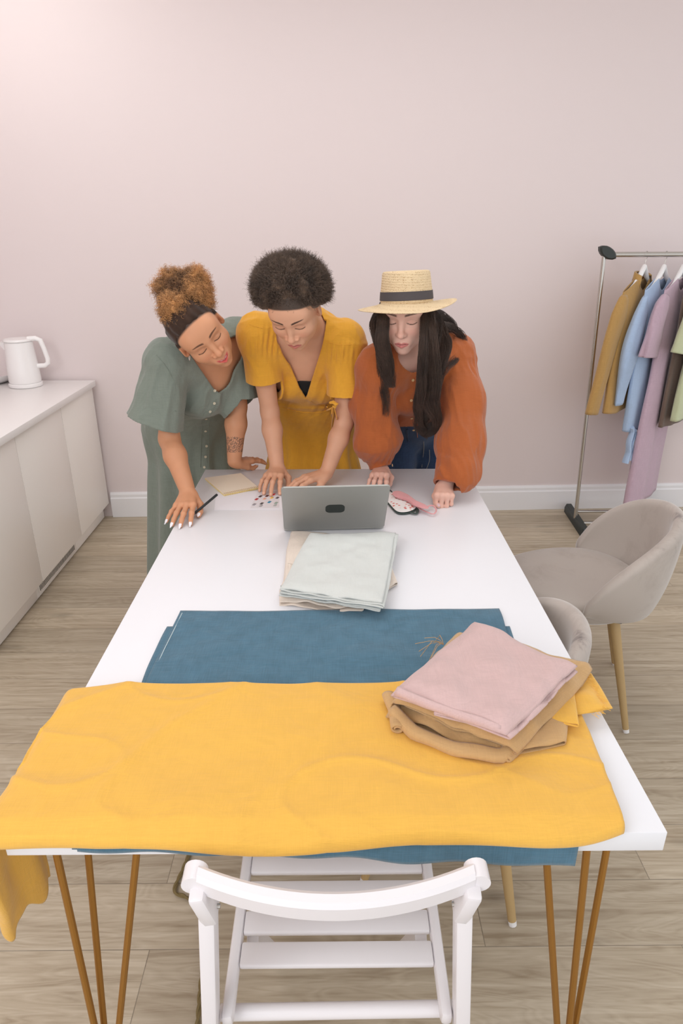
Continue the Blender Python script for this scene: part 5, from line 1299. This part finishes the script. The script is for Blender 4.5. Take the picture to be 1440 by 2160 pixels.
    locks = [lock([hp(812, 640, 2.14), hp(808, 680, 2.09), hp(806, 720, 2.08), hp(812, 760, 2.11), hp(820, 795, 2.14), hp(826, 818, 2.16)], [.017, .018, .020, .022, .018, .005], 1500, 1, .009, .6, .00045, .7),
             lock([hp(806, 650, 2.17), hp(802, 720, 2.14), hp(806, 790, 2.17), hp(814, 850, 2.20), hp(812, 880, 2.22)], [.014, .014, .014, .008, .003], 200, 6, .010, .6, .0004, .9),
             lock([hp(902, 636, 2.16), hp(903, 680, 2.09), hp(905, 730, 2.08), hp(908, 790, 2.12), hp(904, 850, 2.17), hp(908, 890, 2.21), hp(892, 922, 2.25)], [.018, .019, .021, .024, .022, .016, .004], 2600, 2, .026, .6, .00045, .8),
             lock([hp(896, 640, 2.13), hp(893, 700, 2.06), hp(892, 760, 2.06), hp(888, 820, 2.12), hp(880, 865, 2.18), hp(884, 902, 2.22), hp(900, 913, 2.23)], [.010, .011, .013, .012, .010, .008, .005], 560, 3, .014, .6, .00042, .8),
             lock([hp(915, 670, 2.20), hp(925, 700, 2.24), hp(935, 730, 2.27), hp(925, 780, 2.26), hp(915, 840, 2.24)], [.022, .028, .024, .016, .004], 1100, 4, .012, .5, .00045, .7),
             lock([hp(918, 684, 2.24), hp(948, 690, 2.32), hp(976, 712, 2.36), hp(970, 745, 2.33), hp(945, 770, 2.27), hp(925, 800, 2.24)], [.010, .016, .012, .010, .008, .003], 150, 5, .012, .6, .0005, .9),
             lock([hp(905, 660, 2.24), hp(925, 672, 2.32), hp(945, 692, 2.39), hp(950, 720, 2.44), hp(940, 750, 2.50)], [.02, .03, .03, .018, .004], 800, 9, .008, .5, .00045, .6)]
    hw_ = lambda *q: HC + HR @ V(q)
    locks.append(lock([hw_(0, -.085, .03), hw_(0, -.112, -.03), hw_(.0, -.110, -.08), J['nb'] + V([.02, .05, .06]), J['nb'] + V([.02, .14, .05]), J['che'] * .5 + J['nb'] * .5 + V([.02, .16, .02])], [.055, .062, .060, .055, .045, .012], 1800, 12, .008, .35, .00055, .6))
    for sg, tgt in ((1, hp(808, 760, 2.14)), (-1, hp(912, 770, 2.16))): locks.append(lock([hw_(sg * .064, -.012, .002), hw_(sg * .078, -.010, -.015), hw_(sg * .086, -.006, -.045), hw_(sg * .084, .0, -.085), tgt], [.010, .022, .032, .028, .010], 1200, 15 + sg, .004, .3, .00055, .3))
    off = 0; vs, fs, cs = [], [], []
    for v, f, c in locks: vs.append(v); fs.append(f + off); cs.append(c); off += len(v)
    child(rel(link('long_hair', np.concatenate(vs), np.concatenate(fs), HAIR, None, True, np.concatenate(cs)), t), ho)
    # blouse
    mat = linen('rust_linen', rgb(174, 95, 52), .06, 700, .25)
    dt, _, _, _ = torso(J, .016)
    bod = Disp(Grp(dt), folds(sp_ + lat * .3, 28, 4, .0045, 63), .01)
    hemP = ony(885, 918, 2.42)
    kL = J['shL'] * .45 + elL * .55 + V([-.012, 0, .0]); lowL = ony(787, 940, 2.30); cL = wrL + nrm(elL - wrL) * .030; cL2 = wrL + nrm(elL - wrL) * .004
    kR = J['shR'] * .45 + elR * .55 + V([.010, 0, 0]); lowR = ony(985, 990, 2.12); cR = wrR + nrm(elR - wrR) * .034; cR2 = wrR + nrm(elR - wrR) * .004
    aL, aR = nrm(elL - J['shL']), nrm(elR - J['shR'])
    sL = Disp(Grp([('u', 0, rcone(J['shL'] - aL * .015, kL, .054, .062)), ('u', .04, rcone(kL, ony(795, 925, 2.30), .060, .078)), ('u', .03, rcone(ony(795, 932, 2.29), cL + V([0, .005, .022]), .074, .038))]), (lambda f1, f2: (lambda P: f1(P) + f2(P)))(folds(aL + lat * .15, 13, 3.6, .0075, 71), plus(folds(aL + lat * .1, 34, 7, .0045, 72), gather([J['shL'] + fr_ * .05, cL + V([0, -.02, .035])], lat, .005, .020, .055))), .02)
    sR = Disp(Grp([('u', 0, rcone(J['shR'] - aR * .015, kR, .056, .070)), ('u', .04, rcone(kR, ony(969, 935, 2.19), .066, .072)), ('u', .04, rcone(ony(969, 935, 2.19), ony(966, 988, 2.11), .072, .061)), ('u', .03, rcone(ony(965, 996, 2.10), cR + V([.012, .016, .012]), .058, .044))]), (lambda f1, f2: (lambda P: f1(P) + f2(P)))(folds(aR + lat * -.1, 13, 3.6, .008, 75), plus(folds(aR + lat * .05, 34, 7, .0050, 76), gather([J['shR'] + fr_ * .05, cR + V([.01, -.02, .035])], lat, .0042, .022, .06))), .02)
    cf1 = Grp([('u', 0, rcone(cL + V([0, 0, .004]), cL2, .036, .036))]); cf2 = Grp([('u', 0, rcone(cR + V([.002, 0, .004]), cR2, .040, .039))])
    outer = Grp([('u', 0, bod), ('u', .028, sL), ('u', .028, sR), ('u', .008, cf1), ('u', .008, cf2)])
    hn = nrm(-sp_ + fr_ * .10)
    cuts = [('s', 0, Prim(lambda P: np.maximum(-((P - hemP) @ hn), np.linalg.norm((P - hemP - V([.0, .12, -.05])) * V([1, 1, .5]), axis=-1) - .26) if 0 else np.maximum(-((P - hemP) @ hn), np.maximum(np.abs(P[..., 0] - .315) - .165 + 1.0 * (2.36 - P[..., 1]).clip(0) - .12 * smooth01(P[..., 1], 2.42, 2.50), 2.30 - P[..., 1])), hemP, .6)),
            ('s', 0, rcone(nk0, nk1 + nrm(fr_) * .012 + V([0, 0, -.012]), .058, .062)), ('s', 0, rcone(ony(868, 748, 2.20), ony(868, 770, 2.26), .045, .034)),
            ('s', 0, cutter(cL2, wrL - elL, .08, .060)), ('s', 0, cutter(cR2, wrR - elR, .08, .060))]
    bl_ = Grp([('u', 0, Shell(outer, .0050))] + cuts); dr = netobj('blouse', bl_, mat, t, BRES)
    for x, y in ((870, 800), (866, 843), (868, 880), (872, 905)):
        p, g = ray_to(outer, x, y, 2.0, 2.8); button(t, p + g * .0055, g, .0050, BTNW, dr)
    p, g = ray_to(outer, 824, 982, 2.0, 2.6); button(t, p + g * .0055, g, .0050, BTNW, dr)
    pts = [ray_to(outer, x, y, 2.0, 2.8)[0] + V([0, -.0050, 0]) for x, y in spl([(876, 795), (873, 840), (876, 880), (880, 922)], 7, False)]; child(rel(MB().tube(pts, .0012, 8).build('button_placket', mat), t), dr)
    # jeans
    jm = linen('blue_denim', rgb(44, 62, 92), .28, 1300, .15)
    lat2 = nrm(J['lath']); jt = [('u', 0, rcone(J['pel'] + V([0, 0, -.01]), J['wai'] + V([0, .012, -.02]), .119, .099, lat2, 1.42))]; legs(jt, J, .012, .10)
    jn = Grp([('u', 0, Shell(Disp(Grp(jt), lambda P: .002 * fbm(P * 18, 2), .006), .0044)), ('s', 0, half(J['wai'] + V([0, 0, .005]), V([0, 0, -1]))), ('s', 0, Prim(lambda P: P[..., 2] - .085, (.33, 2.6, 0), .5))])
    jo = netobj('jeans', jn, jm, t, .0036); jg = Grp(jt)
    st = plain('pale_denim_stitching', rgb(150, 146, 140), .8)
    for pts in (spl([(893, 930), (893, 950), (889, 985)], 6, False), spl([(905, 948), (905, 970), (899, 988)], 6, False)):
        child(rel(MB().tube([ray_to(jg, x, y, 2.0, 3.0)[0] + V([0, -.0055, 0]) for x, y in pts], .0011, 6).build('fly_stitching', st), t), jo)
    for x in (858, 922): child(rel(MB().tube([ray_to(jg, x + k * .6, 905 + k * 5 + (12 if x > 900 else 0), 2.0, 3.0)[0] + V([0, -.006, 0]) for k in range(6)], .005, 8, flat=.3).build('belt_loop', jm), t), jo)
    # hat
    straw = NT('woven_straw'); straw.set(Roughness=.7)
    tc = straw.n('ShaderNodeTexCoord'); wv = straw.n('ShaderNodeTexWave', wave_type='BANDS', bands_direction='Z', _Scale=44.0, _Distortion=3.5, _Detail=2.0); wv.inputs['Detail Scale'].default_value = 9; straw.l(tc.outputs['Object'], wv.inputs['Vector'])
    br = straw.n('ShaderNodeTexVoronoi', _Scale=230.0); straw.l(tc.outputs['Object'], br.inputs['Vector'])
    mu = straw.n('ShaderNodeMath', operation='MULTIPLY_ADD'); straw.l(wv.outputs['Fac'], mu.inputs[0]); mu.inputs[1].default_value = .75; straw.l(br.outputs['Distance'], mu.inputs[2])
    cr = straw.n('ShaderNodeValToRGB'); straw.l(mu.outputs[0], cr.inputs[0]); e = cr.color_ramp.elements; e[0].color = rgb(188, 150, 104); e[0].position = .15; e[1].color = rgb(230, 204, 164); e[1].position = .6; straw.l(cr.outputs[0], straw.b.inputs['Base Color'])
    b_ = straw.n('ShaderNodeBump', _Strength=.7, _Distance=.003); straw.l(mu.outputs[0], b_.inputs['Height']); straw.l(b_.outputs[0], straw.b.inputs['Normal'])
    hb = ony(857, 641, 2.14); ht = empty('straw_hat', hb, 'natural straw boater style hat with dark grey band, worn by the woman on the right', 'hat')
    Hm = Matrix.Translation(Vector(hb.tolist())) @ Matrix.Rotation(-.045, 4, 'Y') @ Matrix.Rotation(-.050, 4, 'X')
    def hatpart(prof, sx, sy, wob=0):
        n = 96; v = []
        for r_, z in prof:
            for k in range(n):
                a = 2 * math.pi * k / n; zz = z
                if wob: e_ = max(0, (r_ - .085) / .07); zz += wob * e_ ** 1.5 * (1.3 * max(0, math.cos(a)) ** 2 + .1 * math.sin(2 * a) - .45 * max(0, -math.sin(a)) ** 2 + .05)
                rr_ = r_ * (1 + (.012 * math.sin(a * 3 + 1) if wob else 0)); v.append(tuple(Hm @ Vector((rr_ * sx * math.cos(a), rr_ * sy * math.sin(a), zz))))
        m_ = len(prof); return MB().add(v, [(i * n + k, i * n + (k + 1) % n, (i + 1) * n + (k + 1) % n, (i + 1) * n + k) for i in range(m_ - 1) for k in range(n)])
    rel(hatpart([(.0795, .012), (.083, .004), (.095, -.001), (.12, -.005), (.148, -.010), (.152, -.0115), (.153, -.013), (.150, -.0145), (.12, -.0085), (.095, -.0045), (.081, -.0), (.0775, .006)], 1, 1.08, .016).build('brim', straw.m, sharp=70), ht)
    rel(hatpart([(.0775, .004), (.080, .010), (.0795, .03), (.0755, .06), (.0722, .090), (.069, .0955), (.060, .097), (.03, .0965), (.0005, .096), (.0005, .094), (.06, .094), (.067, .092), (.0735, .06), (.0775, .03)], 1.01, 1.16).build('crown', straw.m, sharp=70), ht)
    rel(hatpart([(.0805, .013), (.0818, .0135), (.0808, .026), (.0796, .0385), (.0783, .038), (.079, .026)], 1.01, 1.16).build('hat_band', plain('charcoal_grosgrain_band', rgb(74, 68, 70), .8), sharp=70), ht)
    return t
woman_yellow()
_, _, THL = woman_sage()
woman_rust()
pa = onz(418, 1082, .762); pb = ony(458, 1043, 1.97)
pa = V(THL) + V([-.016, .000, .004]); pb_ = ony(458, 1043, pa[1] + .07); dd_ = nrm(pb_ - pa)
pn = empty('pen', tuple((pa + pb_) / 2), 'black pen held between finger and thumb of the woman in sage', 'pen')
rel(MB().tube([pa - dd_ * .010, pa - dd_ * .002, pa + dd_ * .012, pb_ - dd_ * .002, pb_], [.0008, .0022, .0042, .0042, .0036], 14).build('barrel', M['black']), pn)
rel(MB().tube([pb_ - dd_ * .036 + V([0, -.003, .0045]), pb_ - dd_ * .004 + V([0, -.003, .0045])], .0012, 8).build('clip', M['black']), pn)
